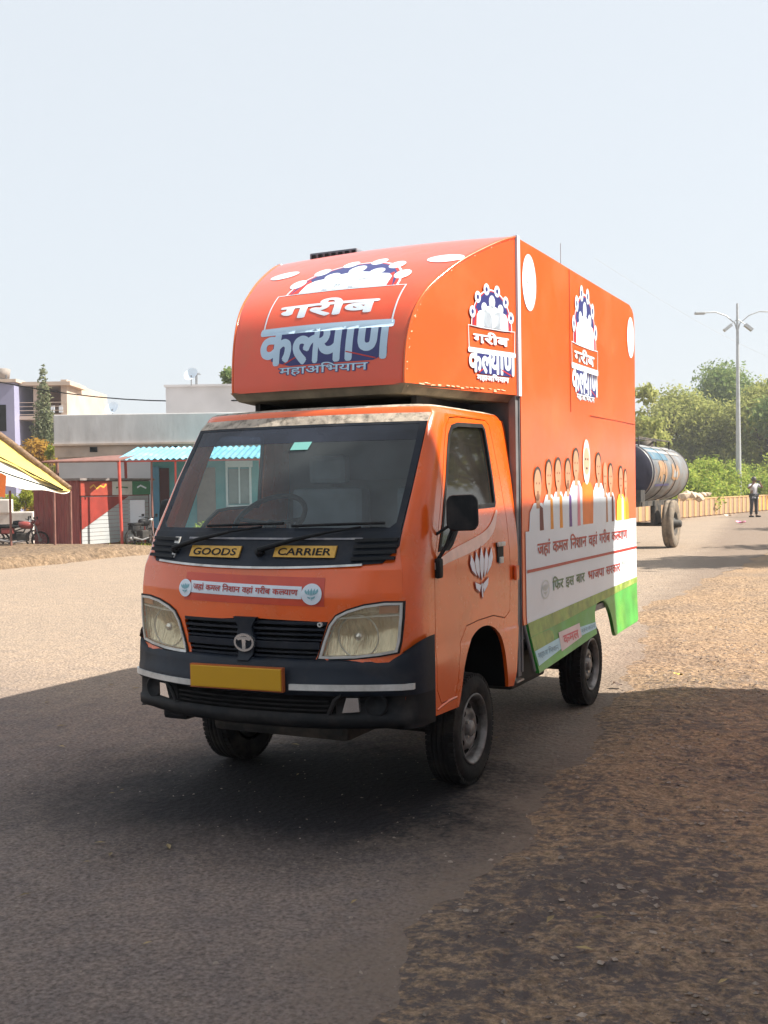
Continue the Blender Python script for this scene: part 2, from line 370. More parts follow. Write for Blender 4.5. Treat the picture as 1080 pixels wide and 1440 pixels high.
# roof: rings closing inward from the rim at z 1.80
def roof():
    z = 1.80; rim = []
    for i in range(13): x = tb('xf', z)*i/12; rim.append((x, FS(x, z).y))
    F = Vector((tb('xf', z), tb('yF', z))); S = Vector((tb('a', z), tb('ys', z))); Cc = Vector((tb('a', z)-.006, tb('yF', z)+.02))
    for j in range(1, 8):
        t = j/7; p = F*(1-t)**2+Cc*2*t*(1-t)+S*t*t; rim.append((p.x, p.y))
    for i in range(1, 9): rim.append((tb('a', z), S.y+(1.44-S.y)*i/8))
    for i in range(1, 5): t = i/4*PI/2; rim.append((tb('a', z)-.05+.05*math.cos(t), 1.44+.05*math.sin(t)))
    for i in range(1, 7): rim.append(((tb('a', z)-.05)*(1-i/6), 1.49))
    full = rim+[(-x, y) for x, y in rim[-2:0:-1]]
    rings = [(0, 1.80), (.008, 1.815), (.022, 1.830), (.045, 1.840), (.10, 1.846), (.25, 1.850), (.6, 1.853)]
    cx, cy = 0, 1.02; v = []; n = len(full)
    for ins, zz in rings:
        for x, y in full:
            v.append((x*(1-ins/.66), cy+(y-cy)*(1-ins/.50*.8) if ins < .6 else cy+(y-cy)*.04, zz))
    f = [(i*n+j, i*n+(j+1) % n, (i+1)*n+(j+1) % n, (i+1)*n+j) for i in range(len(rings)-1) for j in range(n)]
    f.append(tuple((len(rings)-1)*n+j for j in range(n)))
    mi = [0]*(2*n)+[1]*(len(f)-2*n)
    b = MB(); b.v = v; b.f = f; b.m = mi; b.sm = [True]*len(f); b.build('cab_roof', [m_cab, m_roofd], cab)
roof()
# sides with wheel arch, door opening
def smooth_pts(pts, it=2):
    for _ in range(it):
        o = [pts[0]]
        for a, b in zip(pts, pts[1:]): o += [(a[0]*.75+b[0]*.25, a[1]*.75+b[1]*.25), (a[0]*.25+b[0]*.75, a[1]*.25+b[1]*.75)]
        o.append(pts[-1]); pts = o
    return pts
ARCH = smooth_pts([(.625, .43), (.66, .50), (.70, .62), (.78, .72), (.90, .765), (1.04, .765), (1.17, .72), (1.25, .62), (1.285, .50), (1.30, .41)])
zed = [1.80, 1.76, 1.60, 1.50, 1.38, 1.25, 1.18, 1.14, 1.10, 1.0, .72]
side_poly = [(.31, .44)] + [(.625, .43)] + ARCH[1:-1] + [(1.30, .41), (1.385, .40), (1.43, .47), (1.465, .70), (1.475, .90), (1.49, 1.5), (1.49, 1.80)] + [(tb('ys', z), z) for z in zed]
WIN = [(.43, 1.165), (.50, 1.29), (.575, 1.45), (.655, 1.62), (.70, 1.70), (.75, 1.742), (.83, 1.757), (1.16, 1.765), (1.185, 1.74), (1.195, 1.62), (1.205, 1.37), (1.19, 1.35), (.90, 1.345), (.80, 1.335), (.72, 1.29), (.60, 1.19), (.55, 1.165)]
WIN2 = [(.43, 1.165), (.575, 1.45), (.70, 1.70), (.75, 1.742), (.83, 1.757), (1.16, 1.765), (1.185, 1.74), (1.195, 1.62), (1.205, 1.37), (1.19, 1.35), (.90, 1.345), (.78, 1.33), (.66, 1.26), (.57, 1.18), (.53, 1.165)]
DOOR = [(.372, .95), (.372, 1.12), (.50, 1.37), (.62, 1.63), (.685, 1.745), (.74, 1.782), (.85, 1.792), (1.22, 1.793), (1.262, 1.77), (1.275, 1.70), (1.345, 1.30), (1.36, 1.0), (1.345, .80), (1.27, .77), (1.10, .80), (.90, .80), (.74, .79), (.66, .72), (.62, .55), (.58, .48), (.42, .48), (.372, .55)]
YG, ZG = fr(.31, 1.49, .06), fr(.41, 1.80, .035)
for s_ in (1, -1):
    fn = side_fn(s_); fl = s_ < 0
    wrap(poly_bm(side_poly, [DOOR]), fn, 'side_panel', m_cab, cab, 0, -.02, flip=fl, us=YG, vs=ZG)
    wrap(poly_bm(inset(DOOR, -.01)), fn, 'door_jamb', m_gaps, cab, -.016, None, flip=fl, us=YG, vs=ZG) if False else None
    jb = poly_bm(inset(DOOR, -.012), [inset(DOOR, .03)]); wrap(jb, fn, 'door_seal', m_gaps, cab, -.014, None, flip=fl, us=YG, vs=ZG)
    door = wrap(poly_bm(inset(DOOR, .005), [WIN]), fn, 'door', m_cab, truck, 0, -.022, flip=fl, us=YG, vs=ZG)
    wrap(poly_bm(inset(WIN, -.004), [inset(WIN, .016)]), fn, 'window_seal', m_black, door, .003, -.012, flip=fl, us=YG, vs=ZG)
    wrap(poly_bm(inset(WIN, .004)), fn, 'window', m_win if s_ < 0 else m_win2, door, -.010, None, flip=fl, us=YG, vs=ZG)
    # handle: dark recess with white lever
    MB().bbox(s_*.728, s_*.742, 1.155, 1.245, 1.065, 1.165, .012).build('handle_recess', m_black, door)
    MB().bbox(s_*.738, s_*.752, 1.150, 1.250, 1.145, 1.168, .006).build('handle', m_trim, door); MB().bbox(s_*.738, s_*.750, 1.175, 1.225, 1.058, 1.092, .008).build('lock_plate', m_trim, door)
    MB().bbox(s_*.738, s_*.756, 1.395, 1.445, .955, 1.035, .008).build('hinge', m_cab, cab)
    # pressed crease below the door
    MB().tube([(s_*.737, .375, .462), (s_*.741, .45, .475), (s_*.741, .52, .482), (s_*.738, .60, .480)], .006, 6).build('sill_crease', m_cab, cab)
    if s_ > 0:
        sw = smooth_pts([(.37, 1.115), (.55, 1.16), (.80, 1.195), (1.0, 1.225), (1.11, 1.265), (1.20, 1.335)]); lo = smooth_pts([(1.215, 1.325), (1.15, 1.225), (1.0, 1.165), (.80, 1.135), (.55, 1.11), (.37, 1.085)])
        wrap(poly_bm(sw+lo), fn, 'swoosh_stripe', m_pink, door, .0035, us=YG, vs=ZG)
        for k_, (dy_, dz_) in enumerate(((-.007, 0), (.007, 0), (0, .007), (0, -.007))): wrap(lotus_bm(.935+dy_, 1.035+dz_, .27, .27), fn, 'lotus_outline', mat('deep_red_print', (.42, .030, .012), .4, coat=.3), door, .0030+.0003*k_, us=YG, vs=ZG)
        wrap(lotus_bm(.935, 1.035, .265, .265), fn, 'lotus_emblem', mat('lavender_white', (.85, .87, .95), .4), door, .0065, us=YG, vs=ZG)
# inner panels: floor, rear wall, wheel wells, bulkhead
b = MB(); b.box(-.66, .66, 1.45, 1.475, .42, 1.15); b.box(-.66, -.36, 1.45, 1.475, 1.15, 1.72); b.box(.36, .66, 1.45, 1.475, 1.15, 1.72); b.box(-.36, .36, 1.45, 1.475, 1.50, 1.79)
b.build('rear_wall', m_int, cab)
b = MB(); b.box(-.62, .62, .40, 1.45, .80, .83); b.box(-.50, .50, .40, 1.45, .50, .80); b.build('floor_pan', m_dark, cab)
b = MB(); b.box(-.64, .64, .60, 1.44, 1.77, 1.785); b.build('headliner', m_int, cab)
# dashboard + steering + seats
d = []
for x in (-.62, .62): d += [(x, .16, 1.0), (x, .18, 1.20), (x, .30, 1.245), (x, .48, 1.20), (x, .52, 1.02)]
MB().add(d, [(0,1,6,5),(1,2,7,6),(2,3,8,7),(3,4,9,8)], 0, True).build('dashboard', m_int, truck)
st = MB(); c0 = Vector((-.30, .66, 1.30)); ax = Vector((0, -.62, .78)).normalized(); e1 = Vector((1, 0, 0)); e2 = ax.cross(e1)
st.tube([c0+(e1*math.cos(t)+e2*math.sin(t))*.19 for t in np.linspace(0, 2*PI, 33)], .014, 8, cap=False)
st.tube([c0-e1*.18, c0-ax*.03, c0+e1*.18], .012, 6); st.tube([c0-ax*.03, Vector((-.30, .45, 1.10))], .03, 8); st.tube([c0-ax*.03, c0-e2*.18], .012, 6)
st.build('steering_wheel', m_black, truck)
for x in (-.33, .33):
    MB().bbox(x-.24, x+.24, .88, 1.34, .92, 1.02, .03).build('seat_cushion', m_seat, truck)
    MB().bbox(x-.23, x+.23, 1.30, 1.42, 1.02, 1.46, .04).build('seat_back', m_seat, truck)
    MB().bbox(x-.12, x+.12, 1.31, 1.38, 1.48, 1.64, .03).build('headrest', m_seat, truck)
# windscreen
WS = [(-.648, 1.252), (.648, 1.252), (.648, 1.45), (.642, 1.60), (.632, 1.755), (-.632, 1.755), (-.642, 1.60), (-.648, 1.45)]
IN = [(-.60, 1.278), (.60, 1.278), (.622, 1.30), (.618, 1.50), (.604, 1.745), (-.604, 1.745), (-.618, 1.50), (-.622, 1.30)]
INW = [(-.60, 1.278), (.60, 1.278), (.622, 1.30), (.618, 1.50), (.608, 1.668), (-.608, 1.668), (-.618, 1.50), (-.622, 1.30)]
INS = [(-.608, 1.669), (.608, 1.669), (.604, 1.745), (-.604, 1.745)]
gx, gz = fr(-.65, .65, .05), fr(1.25, 1.76, .04)
ws = wrap(poly_bm(WS, [IN]), FS, 'windscreen', m_bump, truck, .003, -.006, us=gx, vs=gz); ws['label'] = 'windscreen with black painted border and dark sunstrip'
wrap(poly_bm(INW), FS, 'glass', m_wind, ws, .001, us=gx, vs=gz)
wrap(poly_bm(INS), FS, 'sunstrip', m_strip, ws, .001, us=gx, vs=gz)
wrap(poly_bm([(.005, 1.635), (.10, 1.635), (.11, 1.672), (.015, 1.672)]), FS, 'permit_sticker', mat('teal_sticker', (.22, .55, .50), .5), ws, .006)
hz = MB(); 
wrap(poly_bm([(-.636, 1.757), (.636, 1.757), (.63, 1.80), (-.63, 1.80)]), FS, 'header_rail', m_roofd, cab, 0, -.01, us=fr(-.64, .64, .05))
# cowl
cwp = [(-.60, 1.122), (-.30, 1.108), (0, 1.103), (.30, 1.108), (.60, 1.128), (.655, 1.20), (.654, 1.262), (-.654, 1.262), (-.655, 1.195)]
cowl = wrap(poly_bm(cwp), FS, 'cowl_panel', m_bump, truck, .008, -.003, us=fr(-.65, .65, .04), vs=fr(1.10, 1.26, .02))
wrap(strip_bm([(x, 1.108+.02*(x/.6)**2) for x in np.linspace(-.57, .52, 30)], .009), FS, 'cowl_edge', m_trim, cowl, .012, .004)
wrap(strip_bm([(x, 1.232) for x in np.linspace(-.40, .50, 30)], .008), FS, 'cowl_rib', mat('worn_rib', (.22,.22,.25), .5, dirt=(.5,.48,.45), dscale=20, damt=.8), cowl, .014, .004)
for s_ in (1, -1):
    for k in range(4):
        z0 = 1.147+k*.026; wrap(strip_bm([(s_*(.47+.18*t), z0+(.004*t)) for t in np.linspace(0, 1, 8)], .014), FS, 'louvre', m_black, cowl, .022, .008)
wrap(poly_bm([(-.485, 1.14), (-.465, 1.14), (-.46, 1.235), (-.495, 1.235)]), FS, 'wiper_bracket', m_trim, cowl, .016, .006)
for u0, u1, z0, word in ((-.365, -.075, 1.152, 'GOODS'), (.105, .395, 1.156, 'CARRIER')):
    pl = wrap(poly_bm([(u0, z0-.002), (u1, z0-.004), (u1, z0+.046), (u0, z0+.046)]), FS, 'word_plate', m_ysign, cowl, .018, .009, us=fr(u0, u1, .04))
    tbm, _ = text_bm(word, (u0+.02, u1-.02, z0+.007, z0+.036), .02); wrap(tbm, FS, 'lettering', m_black, pl, .021, us=fr(u0, u1, .04))
# wipers
for xs, ys_, zs_, xe, ze in ((-.47, 0, 1.17, .12, 1.285), (.03, 0, 1.165, .58, 1.285)):
    a = FSn(xs, zs_, .03); e = FSn(xe, ze, .025); m = FSn((xs+xe)/2+.03, (zs_+ze)/2+.02, .035)
    wp = MB().tube([a, a*.5+m*.5+Vector((0, -.01, .004)), m], [.013, .010, .007], 8).tube([m, m*.4+e*.6], .006, 6).build('wiper', m_black, truck)
    MB().tube([FSn(xe-.42, ze-.008, .018), FSn(xe-.2, ze-.003, .022), e], .007, 6).build('wiper_blade', m_black, wp)
    MB().lathe([(0, .035), (.016, .033), (.02, .02), (.022, 0)], FSn(xs, zs_, 0), (0, -.9, .4), 16).build('wiper_hub', m_black, wp)
# grille
gr = wrap(poly_bm(inset(GRP, -.004)), FS, 'grille', m_dark, truck, -.035, -.04, us=fr(-.4, .4, .04), vs=fr(.7, .9, .03))
for z0, hh, off in ((.872, .014, .014), (.845, .010, .016), (.822, .008, .014), (.800, .008, .014), (.776, .030, .022), (.745, .008, .014), (.725, .010, .016)):
    k = (z0-.705)/.17; xl = -.325-.045*k+.01; xr = .335+.058*k-.01
    wrap(strip_bm([(x, z0) for x in np.linspace(xl, xr, 18)], hh), FS, 'grille_bar', m_bump, gr, off-.012, -.03)
wrap(poly_bm([(-.06, .893), (.06, .893), (.035, .85), (.05, .78), (.03, .706), (-.03, .706), (-.05, .78), (-.035, .85)]), FS, 'grille_centre', m_bump, gr, .020, -.03, us=(0,), vs=fr(.7, .9, .03))
wrap(poly_bm(ell(0, .782, .052, .040, 28), [ell(0, .782, .042, .030, 28)]), FS, 'oval_emblem', m_chrome, gr, .032, .015)
wrap(poly_bm([(-.040, .800), (-.02, .808), (.02, .808), (.040, .800), (.030, .790), (.010, .795), (.008, .752), (-.008, .752), (-.010, .795), (-.030, .790)]), FS, 'oval_emblem', m_chrome, gr, .032, .015)
wrap(poly_bm(ell(.355, .868, .011, .011, 12), [ell(.355, .868, .005, .005, 12)]), FS, 'bonnet_lock', m_trim, gr, .012, -.006)
# headlights: recessed reflector behind a clear lens
m_refl = mat('reflector', (.88, .80, .62), .20, .75, var=.2, vscale=10, bump=.5, bscale=14, stretch=(9, 1, .6))
for s_ in (1, -1):
    P = hlp(s_); gx2 = fr(-.7, .7, .04); gz2 = fr(.72, .97, .03)
    hl = wrap(poly_bm(P, [inset(P, .010)]), FS, 'headlight', m_trim, truck, .010, -.03, us=gx2, vs=gz2)
    wrap(poly_bm(inset(P, -.007), [inset(P, .001)]), FS, 'headlight_gasket', m_black, hl, .005, -.004, us=gx2, vs=gz2)
    wrap(poly_bm(inset(P, .009)), FS, 'lens', m_lens, hl, .006, us=gx2, vs=gz2)
    def dish(x, z, l, s_=s_):
        q = ((x-s_*.50)/.13)**2+((z-.815)/.085)**2; q2 = ((x-s_*.62)/.06)**2+((z-.86)/.06)**2
        dp = .062*math.exp(-q*1.1)+.022*math.exp(-q2*1.3)
        return FS(x, z)+Vector((0, .012+dp+l, 0))
    wrap(poly_bm(inset(P, .006)), dish, 'reflector', m_refl, hl, 0., us=fr(-.7, .7, .012), vs=fr(.72, .97, .012))
    c = FS(s_*.50, .815)+Vector((0, .05, 0))
    MB().lathe([(.020, .0), (.021, .018), (.016, .030), (0, .034)], c, (0, -1, 0), 16).build('bulb_shield', m_chrome, hl)
    MB().lathe([(.095, .012), (.092, .018), (.088, .012)], c+Vector((0, -.01, 0)), (s_*.12, -1, 0), 32).build('bowl_ring', m_trim, hl)
    wrap(strip_bm([(s_*x, .893+.06*(x-.4)) for x in np.linspace(.415, .675, 10)], .006), FS, 'lamp_divider', m_trim, hl, .002, -.012)
    ip = [(s_*.60, .915), (s_*.672, .918), (s_*.675, .950), (s_*.60, .946)]; ip = ip if s_ > 0 else ip[::-1]
    wrap(poly_bm(ip), FS, 'indicator', mat('amber_lens', (.40, .16, .06), .3), hl, .002, -.006)
# bumper: wraps the corners
def bump_line(z, off=0.):
    pts = []
    F = Vector((tb('xf', z), tb('yF', z))); S = Vector((tb('a', z)+.006, .318)); Cc = Vector((tb('a', z)+.006, tb('yF', z)+.03))
    right = [(x, FS(x, z).y) for x in np.linspace(0, .70, 12)]
    for j in range(1, 8):
        t = j/7; p = F*(1-t)**2+Cc*2*t*(1-t)+S*t*t; right.append((p.x, p.y))
    return [(-x, y) for x, y in right[:0:-1]]+right
prof = [(.425, .12), (.428, .03), (.445, .0), (.480, -.002), (.490, .022), (.560, .026), (.568, .002), (.572, -.008), (.60, -.012), (.625, -.010), (.640, .0), (.68, .006), (.705, .012), (.716, .030), (.718, .06)]
v = []; 
for z, off in prof:
    L = bump_line(min(max(z, .42), .695)); k = len(L)
    for i, (x, y) in enumerate(L):
        a = abs(x)/.74; lower = .0
        zz = z
        if z < .46: zz = z+.012*(a**3)-.012
        if z >= .64: zz = z + (.085*max(0, (a-.86)/.14)**1.5)*(z-.64)/.08
        if off > .04 and a > .93: off_ = .0
        else: off_ = off
        if a > .9: off_ = off_*max(0, (1-a)/.1)
        sc = 1.0
        v.append((x*sc+math.copysign(.010*max(0, (a-.9)/.1), x), y+off_-.012*(1 if a < .95 else 0), zz))
k = len(bump_line(.6)); f = [(i*k+j, i*k+j+1, (i+1)*k+j+1, (i+1)*k+j) for i in range(len(prof)-1) for j in range(k-1)]
mb_ = MB().add(v, f, 0, True)
for q in range(len(f)):
    if q//(k-1) < 6: mb_.m[q] = 1
bump = mb_.build('bumper', [m_bump, m_black], truck)
def bstrip(x0, x1, z0, z1, nm, m, off, par, n=14):
    v = []
    for i in range(n+1):
        x = x0+(x1-x0)*i/n
        for z in (z0, z1):
            y = FS(min(.70, abs(x)), z).y
            if abs(x) > .70: y += (abs(x)-.70)*1.1
            v += [(x, y-off, z), (x, y-off+.02, z)]
    f = []
    for i in range(n):
        a = i*4; c = a+4
        f += [(a, c, c+2, a+2), (a+2, c+2, c+3, a+3), (a+1, a, c, c+1)][::1]
    f += [(0, 2, 3, 1), (n*4, n*4+1, n*4+3, n*4+2)]
    return MB().add(v, f).build(nm, m, par)
bstrip(-.742, -.245, .580, .605, 'trim_strip', m_trim, .034, bump); bstrip(.245, .735, .594, .619, 'trim_strip', m_trim, .034, bump)
# lower air intake and lamps
bstrip(-.40, .42, .487, .565, 'air_intake', m_dark, -.004, bump)
for k in range(3): bstrip(-.38, .40, .500+k*.020, .506+k*.020, 'intake_bar', m_black, .006, bump)
for s_ in (1, -1):
    c = FS(s_*.585, .528)
    MB().lathe([(.052, 0), (.050, .012), (.040, .016), (.036, .004), (.0, .006)], c+Vector((0, .012, 0)), (s_*.15, -1, 0), 24).build('fog_lamp', m_black, bump)
    w_ = [(s_*.455, .495), (s_*.525, .500), (s_*.522, .560), (s_*.475, .560)]
    wrap(poly_bm(w_ if s_ > 0 else w_[::-1]), lambda x, z, l: FS(x, z, l), 'fog_reflector', m_chrome, bump, .008, -.01)
    MB().tube([FS(s_*.40, .49, .01), FS(s_*.43, .55, .014), FS(s_*.46, .575, .016)], .010, 6).build('intake_rib', m_black, bump)
MB().bbox(-.56, -.42, .10, .22, .375, .43, .02).build('tow_bracket', m_black, bump)
pt = FS(0, .63); pl = MB().bbox(-.238, .232, pt.y-.046, pt.y-.036, .588, .682, .004).build('number_plate', m_yplate, truck)
pl.rotation_euler = (0, -.012, 0)
MB().box(-.243, .237, pt.y-.040, pt.y-.020, .583, .687).build('plate_frame', mat('rusty_plate_frame', (.40, .10, .02), .6, var=.3), pl)
# slogan sticker on the bonnet
stk = wrap(poly_bm([(-.362, .955), (.372, .945), (.370, 1.068), (-.355, 1.080)]), FS, 'slogan_sticker', mat('sticker_red_orange', (.60, .05, .015), .35, coat=.4, dirt=(.60,.10,.02), damt=.5), truck, .0022, us=fr(-.37, .38, .04), vs=fr(.94, 1.08, .03))
wrap(poly_bm([(-.318, .990), (.272, .976), (.272, 1.030), (-.318, 1.044)]), FS, 'slogan_band', m_white, stk, .0055, us=fr(-.37, .38, .04), vs=fr(.94, 1.08, .03))
def words_bm(words, u0, u1, v0, v1, off=.015, gap=.28, slope=0.):
    """words side by side along one line, each a list of segments"""
    W = []; tot = 0
    for wd in words:
        bm, (a, b_, c, d_) = text_bm(wd, (0, 1, 0, 1), off); bm.free(); W.append(b_-a); tot += b_-a
    tot += gap*(len(words)-1); cur = u0; k = (u1-u0)/tot; L = []
    for wd, wl in zip(words, W):
        bm, _ = text_bm(wd, (0, wl, 0, 1), off, tgt=None)
        b2, bb = text_bm(wd, (0, 1, 0, 1), off); b2.free()
        h0, h1 = (bb[2]+.02)/1.0, bb[3]
        for p in bm.verts:
            yy = (h0+(h1-h0)*p.co.y)/.72
            p.co = Vector((cur+p.co.x*k, v0+(v1-v0)*yy+slope*(cur+p.co.x*k-u0), p.co.z))
        cur += (wl+gap)*k; L.append(bm)
    return L
def wrap_words(L, fn, name, m, parent, l1, **kw):
    for bm in L: wrap(bm, fn, name, m, parent, l1, **kw)
SLOGAN = [['जहां'], ['कमल'], ['िनशान'], ['वहां'], ['गरीब'], KALYAN]
wrap_words(words_bm(SLOGAN, -.300, .255, 1.005, 1.032, .02, .3, -.023), FS, 'lettering', m_redp, stk, .0085, us=fr(-.37, .38, .04), vs=fr(.94, 1.08, .03))
for cx, cz, r in ((-.352, 1.008, .040), (.318, .998, .046)): disc_emblem(FS, cx, cz, r, r, stk, mat('teal_print', (.20, .42, .48), .4), .008)
# mirrors
for s_ in (1, -1):
    yb = .46; mr = MB(); rp = rrect(-.095, .095, -.095, .095, .045, 5); nr = len(rp)
    for hx_, kk in ((-.018, .72), (-.012, .92), (-.002, 1.), (.012, 1.), (.018, .94)): mr.v += [(hx_, p[0]*kk, p[1]*kk) for p in rp]
    mr.f = [(i*nr+j, i*nr+(j+1) % nr, (i+1)*nr+(j+1) % nr, (i+1)*nr+j) for i in range(4) for j in range(nr)]+[tuple(range(nr))[::-1], tuple(4*nr+j for j in range(nr))]; mr.m = [0]*len(mr.f); mr.sm = [True]*(len(mr.f)-2)+[False]*2
    mo = mr.build('wing_mirror', m_black, truck)
    if s_ > 0: mo.location = (.845, .44, 1.335); mo.rotation_euler = (0.02, -.06, math.radians(-72)); mo.scale = (1.7, .74, .84)
    else: mo.location = (-.865, .56, 1.30); mo.rotation_euler = (0, .05, math.radians(68)); mo.scale = (1.5, .55, 1.15)
    x = s_*.72
    MB().tube([(s_*.735, .40, 1.12), (s_*.765, .43, 1.18), (s_*.79, .46, 1.27)], .009, 8).tube([(s_*.725, .42, 1.24), (s_*.76, .46, 1.27), (s_*.80, .50, 1.31)], .007, 8).build('mirror_arm', m_black, truck)
    MB().bbox(s_*.732, s_*.758, .375, .425, 1.045, 1.135, .012).build('mirror_mount', m_black, truck)
# wheels
def wheel_parts():
    w_ = MB(); r = .27; hw = .0775
    pr = [(.165, -hw+.012), (.185, -hw+.002), (.225, -hw-.003), (.250, -hw+.006), (.262, -hw+.020), (.268, -hw+.036)]
    tread = []
    for x in (-.036, -.012, .012, .036): tread += [(.270, x-.010), (.270, x-.004), (.262, x-.003), (.262, x+.003), (.270, x+.004)]
    w_.lathe(pr+tread+[(a, -b) for a, b in pr[::-1]], (0, 0, 0), (1, 0, 0), 56)
    n = 64
    for i in range(n):   # shoulder lugs
        t = 2*PI*i/n
        for sg in (-1, 1):
            R = Matrix.Rotation(t, 3, 'X'); w_.box(sg*.045, sg*.071, -.0095, .0095, .252, .2672, 0, R, Vector((0, 0, 0)))
    rim = MB()
    rim.lathe([(.168, .066), (.172, .074), (.166, .077), (.158, .070), (.150, .050), (.146, .022), (.138, .012), (.128, .016), (.112, .034), (.094, .046), (.080, .050), (.066, .046), (.060, .034), (.040, .034), (.038, .058), (.030, .064), (0, .066)], (0, 0, 0), (1, 0, 0), 48)
    rim.lathe([(.146, .05), (.15, -.06)], (0, 0, 0), (1, 0, 0), 32)
    hol = MB()
    for i in range(9):
        t = 2*PI*i/9; R = Matrix.Rotation(t, 3, 'X')
        vv = []; 
        for a in range(14):
            q = 2*PI*a/14; yy = math.cos(q)*.024; rr = .114+math.sin(q)*.016; hx = .0400+(.114-rr)*.85
            vv.append(R @ Vector((hx, yy, rr)))
        hol.add(vv, [tuple(range(14))])
    nut = MB()
    for i in range(4):
        t = 2*PI*(i+.5)/4; R = Matrix.Rotation(t, 3, 'X'); c = R @ Vector((.034, 0, .050)); nut.tube([c, c+Vector((.022, 0, 0))], .009, 6, smooth=False)
    return w_, rim, hol, nut
wt, rm, ho, nu = wheel_parts()
def mk_wheel():
    wo_ = wt.build('wheel', m_tyre, truck); rim = rm.build('rim', m_rim, wo_); ho.build('rim_hole', m_dark, wo_).parent = wo_; nu.build('wheel_nut', m_chrome, wo_); return wo_
w0 = mk_wheel(); w0.location = (.638, .885, .2735)
w0['label'] = 'dusty black tyre on a silver steel rim'
for x, y in ((-.638, .885), (.638, 2.98), (-.638, 2.98)):
    c = copy_tree(w0, truck); c.location = (x, y, .2735); c.rotation_euler = (.7*y, 0, PI if x < 0 else 0)
# chassis, axles
b = MB()
for x in (-.36, .36): b.box(x-.035, x+.035, .25, 4.0, .44, .54)
for y in (1.5, 2.2, 2.98, 3.7): b.box(-.36, .36, y-.03, y+.03, .45, .53)
b.build('chassis_rail', m_chas, truck)
MB().tube([(-.6, 2.98, .27), (.6, 2.98, .27)], .045, 10).tube([(-.12, 2.98, .27), (.12, 2.98, .27)], .12, 12).build('rear_axle', m_chas, truck)
MB().tube([(-.6, .885, .27), (.6, .885, .27)], .035, 10).build('front_axle', m_chas, truck)
for x in (-.5, .5): MB().tube([(x, 2.45, .42), (x, 2.98, .30), (x, 3.5, .42)], .02, 6).build('leaf_spring', m_chas, truck)
MB().bbox(.38, .60, 1.75, 2.35, .30, .50, .03).build('fuel_tank', m_chas, truck)
MB().bbox(-.60, -.40, 1.75, 2.2, .30, .50, .02).build('battery_box', m_chas, truck)
MB().bbox(-.45, .30, .35, 1.0, .28, .50, .03).build('engine_sump', m_chas, truck)
for s_ in (1, -1):
    MB().lathe([(.34, -.16), (.345, .0)], (s_*.72 if s_ > 0 else -.56, .965, .36), (1, 0, 0), 24, 0, True, 0, 2*PI).build('wheel_well', m_dark, truck) if False else None
    v = []
    for (y, z) in ARCH: v += [(s_*.722, y, z), (s_*.50, y, z)]
    MB().add(v, [(2*i, 2*i+1, 2*i+3, 2*i+2) for i in range(len(ARCH)-1)], 0, True).build('wheel_well', m_dark, truck)
    MB().tube([(s_*.45, 1.50, .405), (s_*.70, 1.52, .405)], .012, 6).box(s_*.44, s_*.72, 1.49, 1.60, .395, .405).build('step_bracket', mat('pale_metal', (.5,.45,.4), .5, .3), truck)

# ------------------------------------------------------------ box body
BX = .74; Y0, Y1 = 1.54, 4.12; ZTOP = 2.775
box = empty('cargo_box'); box.parent = truck
def bside(sgn):
    def fn(y, z, l=0.):
        flare = (.05-.035*min(1, max(0, (y-2.8)/.7)))*max(0, (.74-z)/.33)**1.3
        # faint oil-canning of the thin sheet
        wv = .0016*math.sin(y*5.1+z*1.3)*math.sin(z*2.3+y)
        return Vector((sgn*(BX+flare+wv+l), y, z))
    return fn
BARCH = smooth_pts([(2.885, .488), (2.89, .57), (2.92, .64), (3.00, .678), (3.10, .685), (3.20, .665), (3.29, .60), (3.34, .52), (3.37, .44)])
BP = [(Y0, .72), (1.587, .70), (1.66, .425), (2.2, .452)] + BARCH + [(3.40, .410), (4.06, .43), (4.10, .44), (4.12, .75), (4.135, 2.45)] + smooth_pts([(4.135, 2.50), (4.125, 2.66), (4.09, 2.74), (3.98, 2.772)], 1) + [(Y0, ZTOP)]
BPU = [(4.135, 2.45)] + smooth_pts([(4.135, 2.50), (4.125, 2.66), (4.09, 2.74), (3.98, 2.772)], 1) + [(Y0, ZTOP)]
YGb, ZGb = fr(1.54, 4.12, .12), fr(.42, 2.77, .08)
def rect(y0, y1, z0, z1): return [(y0, z0), (y1, z0), (y1, z1), (y0, z1)]
for s_ in (1, -1):
    fn = bside(s_)
    wrap(poly_bm([(Y0, .70), (4.12, .70)]+BPU), fn, 'box_side', m_box, box, 0, -.02, flip=s_ < 0, us=YGb, vs=ZGb)
    wrap(poly_bm([(1.587, .699), (1.66, .425), (2.2, .452)] + BARCH + [(3.40, .410), (4.06, .43), (4.10, .44), (4.12, .699)]), fn, 'box_skirt', m_green, box, .0005, -.02, flip=s_ < 0, us=YGb, vs=ZGb)
fn = bside(1)
# rear + roof + front + floor shell
b = MB(); yy = [(1.54, 2.772)]+[(3.98, 2.770)]+smooth_pts([(3.98, 2.770), (4.09, 2.738), (4.125, 2.66), (4.133, 2.50)], 1)+[(4.13, .75), (4.128, .64)]
v = []
for y, z in yy: v += [(-.738, y, z), (.738, y, z)]
b.add(v, [(2*i, 2*i+1, 2*i+3, 2*i+2) for i in range(len(yy)-1)], 0, False); b.build('box_roof_and_rear', m_box, box)
MB().box(-.735, .735, 1.53, 1.55, .45, 2.765).box(-.73, .73, 1.55, 4.10, .62, .66).build('box_front_wall', m_frame, box)
for s_ in (1, -1):
    MB().box(s_*.69, s_*.728, 1.488, 1.538, .43, 1.93).build('corner_frame', m_frame, box)
    MB().bbox(s_*.722, s_*.748, 1.497, 1.5395, 1.93, 2.785, .004).build('corner_trim', m_white, box)
    MB().tube([(s_*.735, 1.56, .70), (s_*.765, 1.645, .44)], .010, 6).build('panel_edge', m_frame, box)
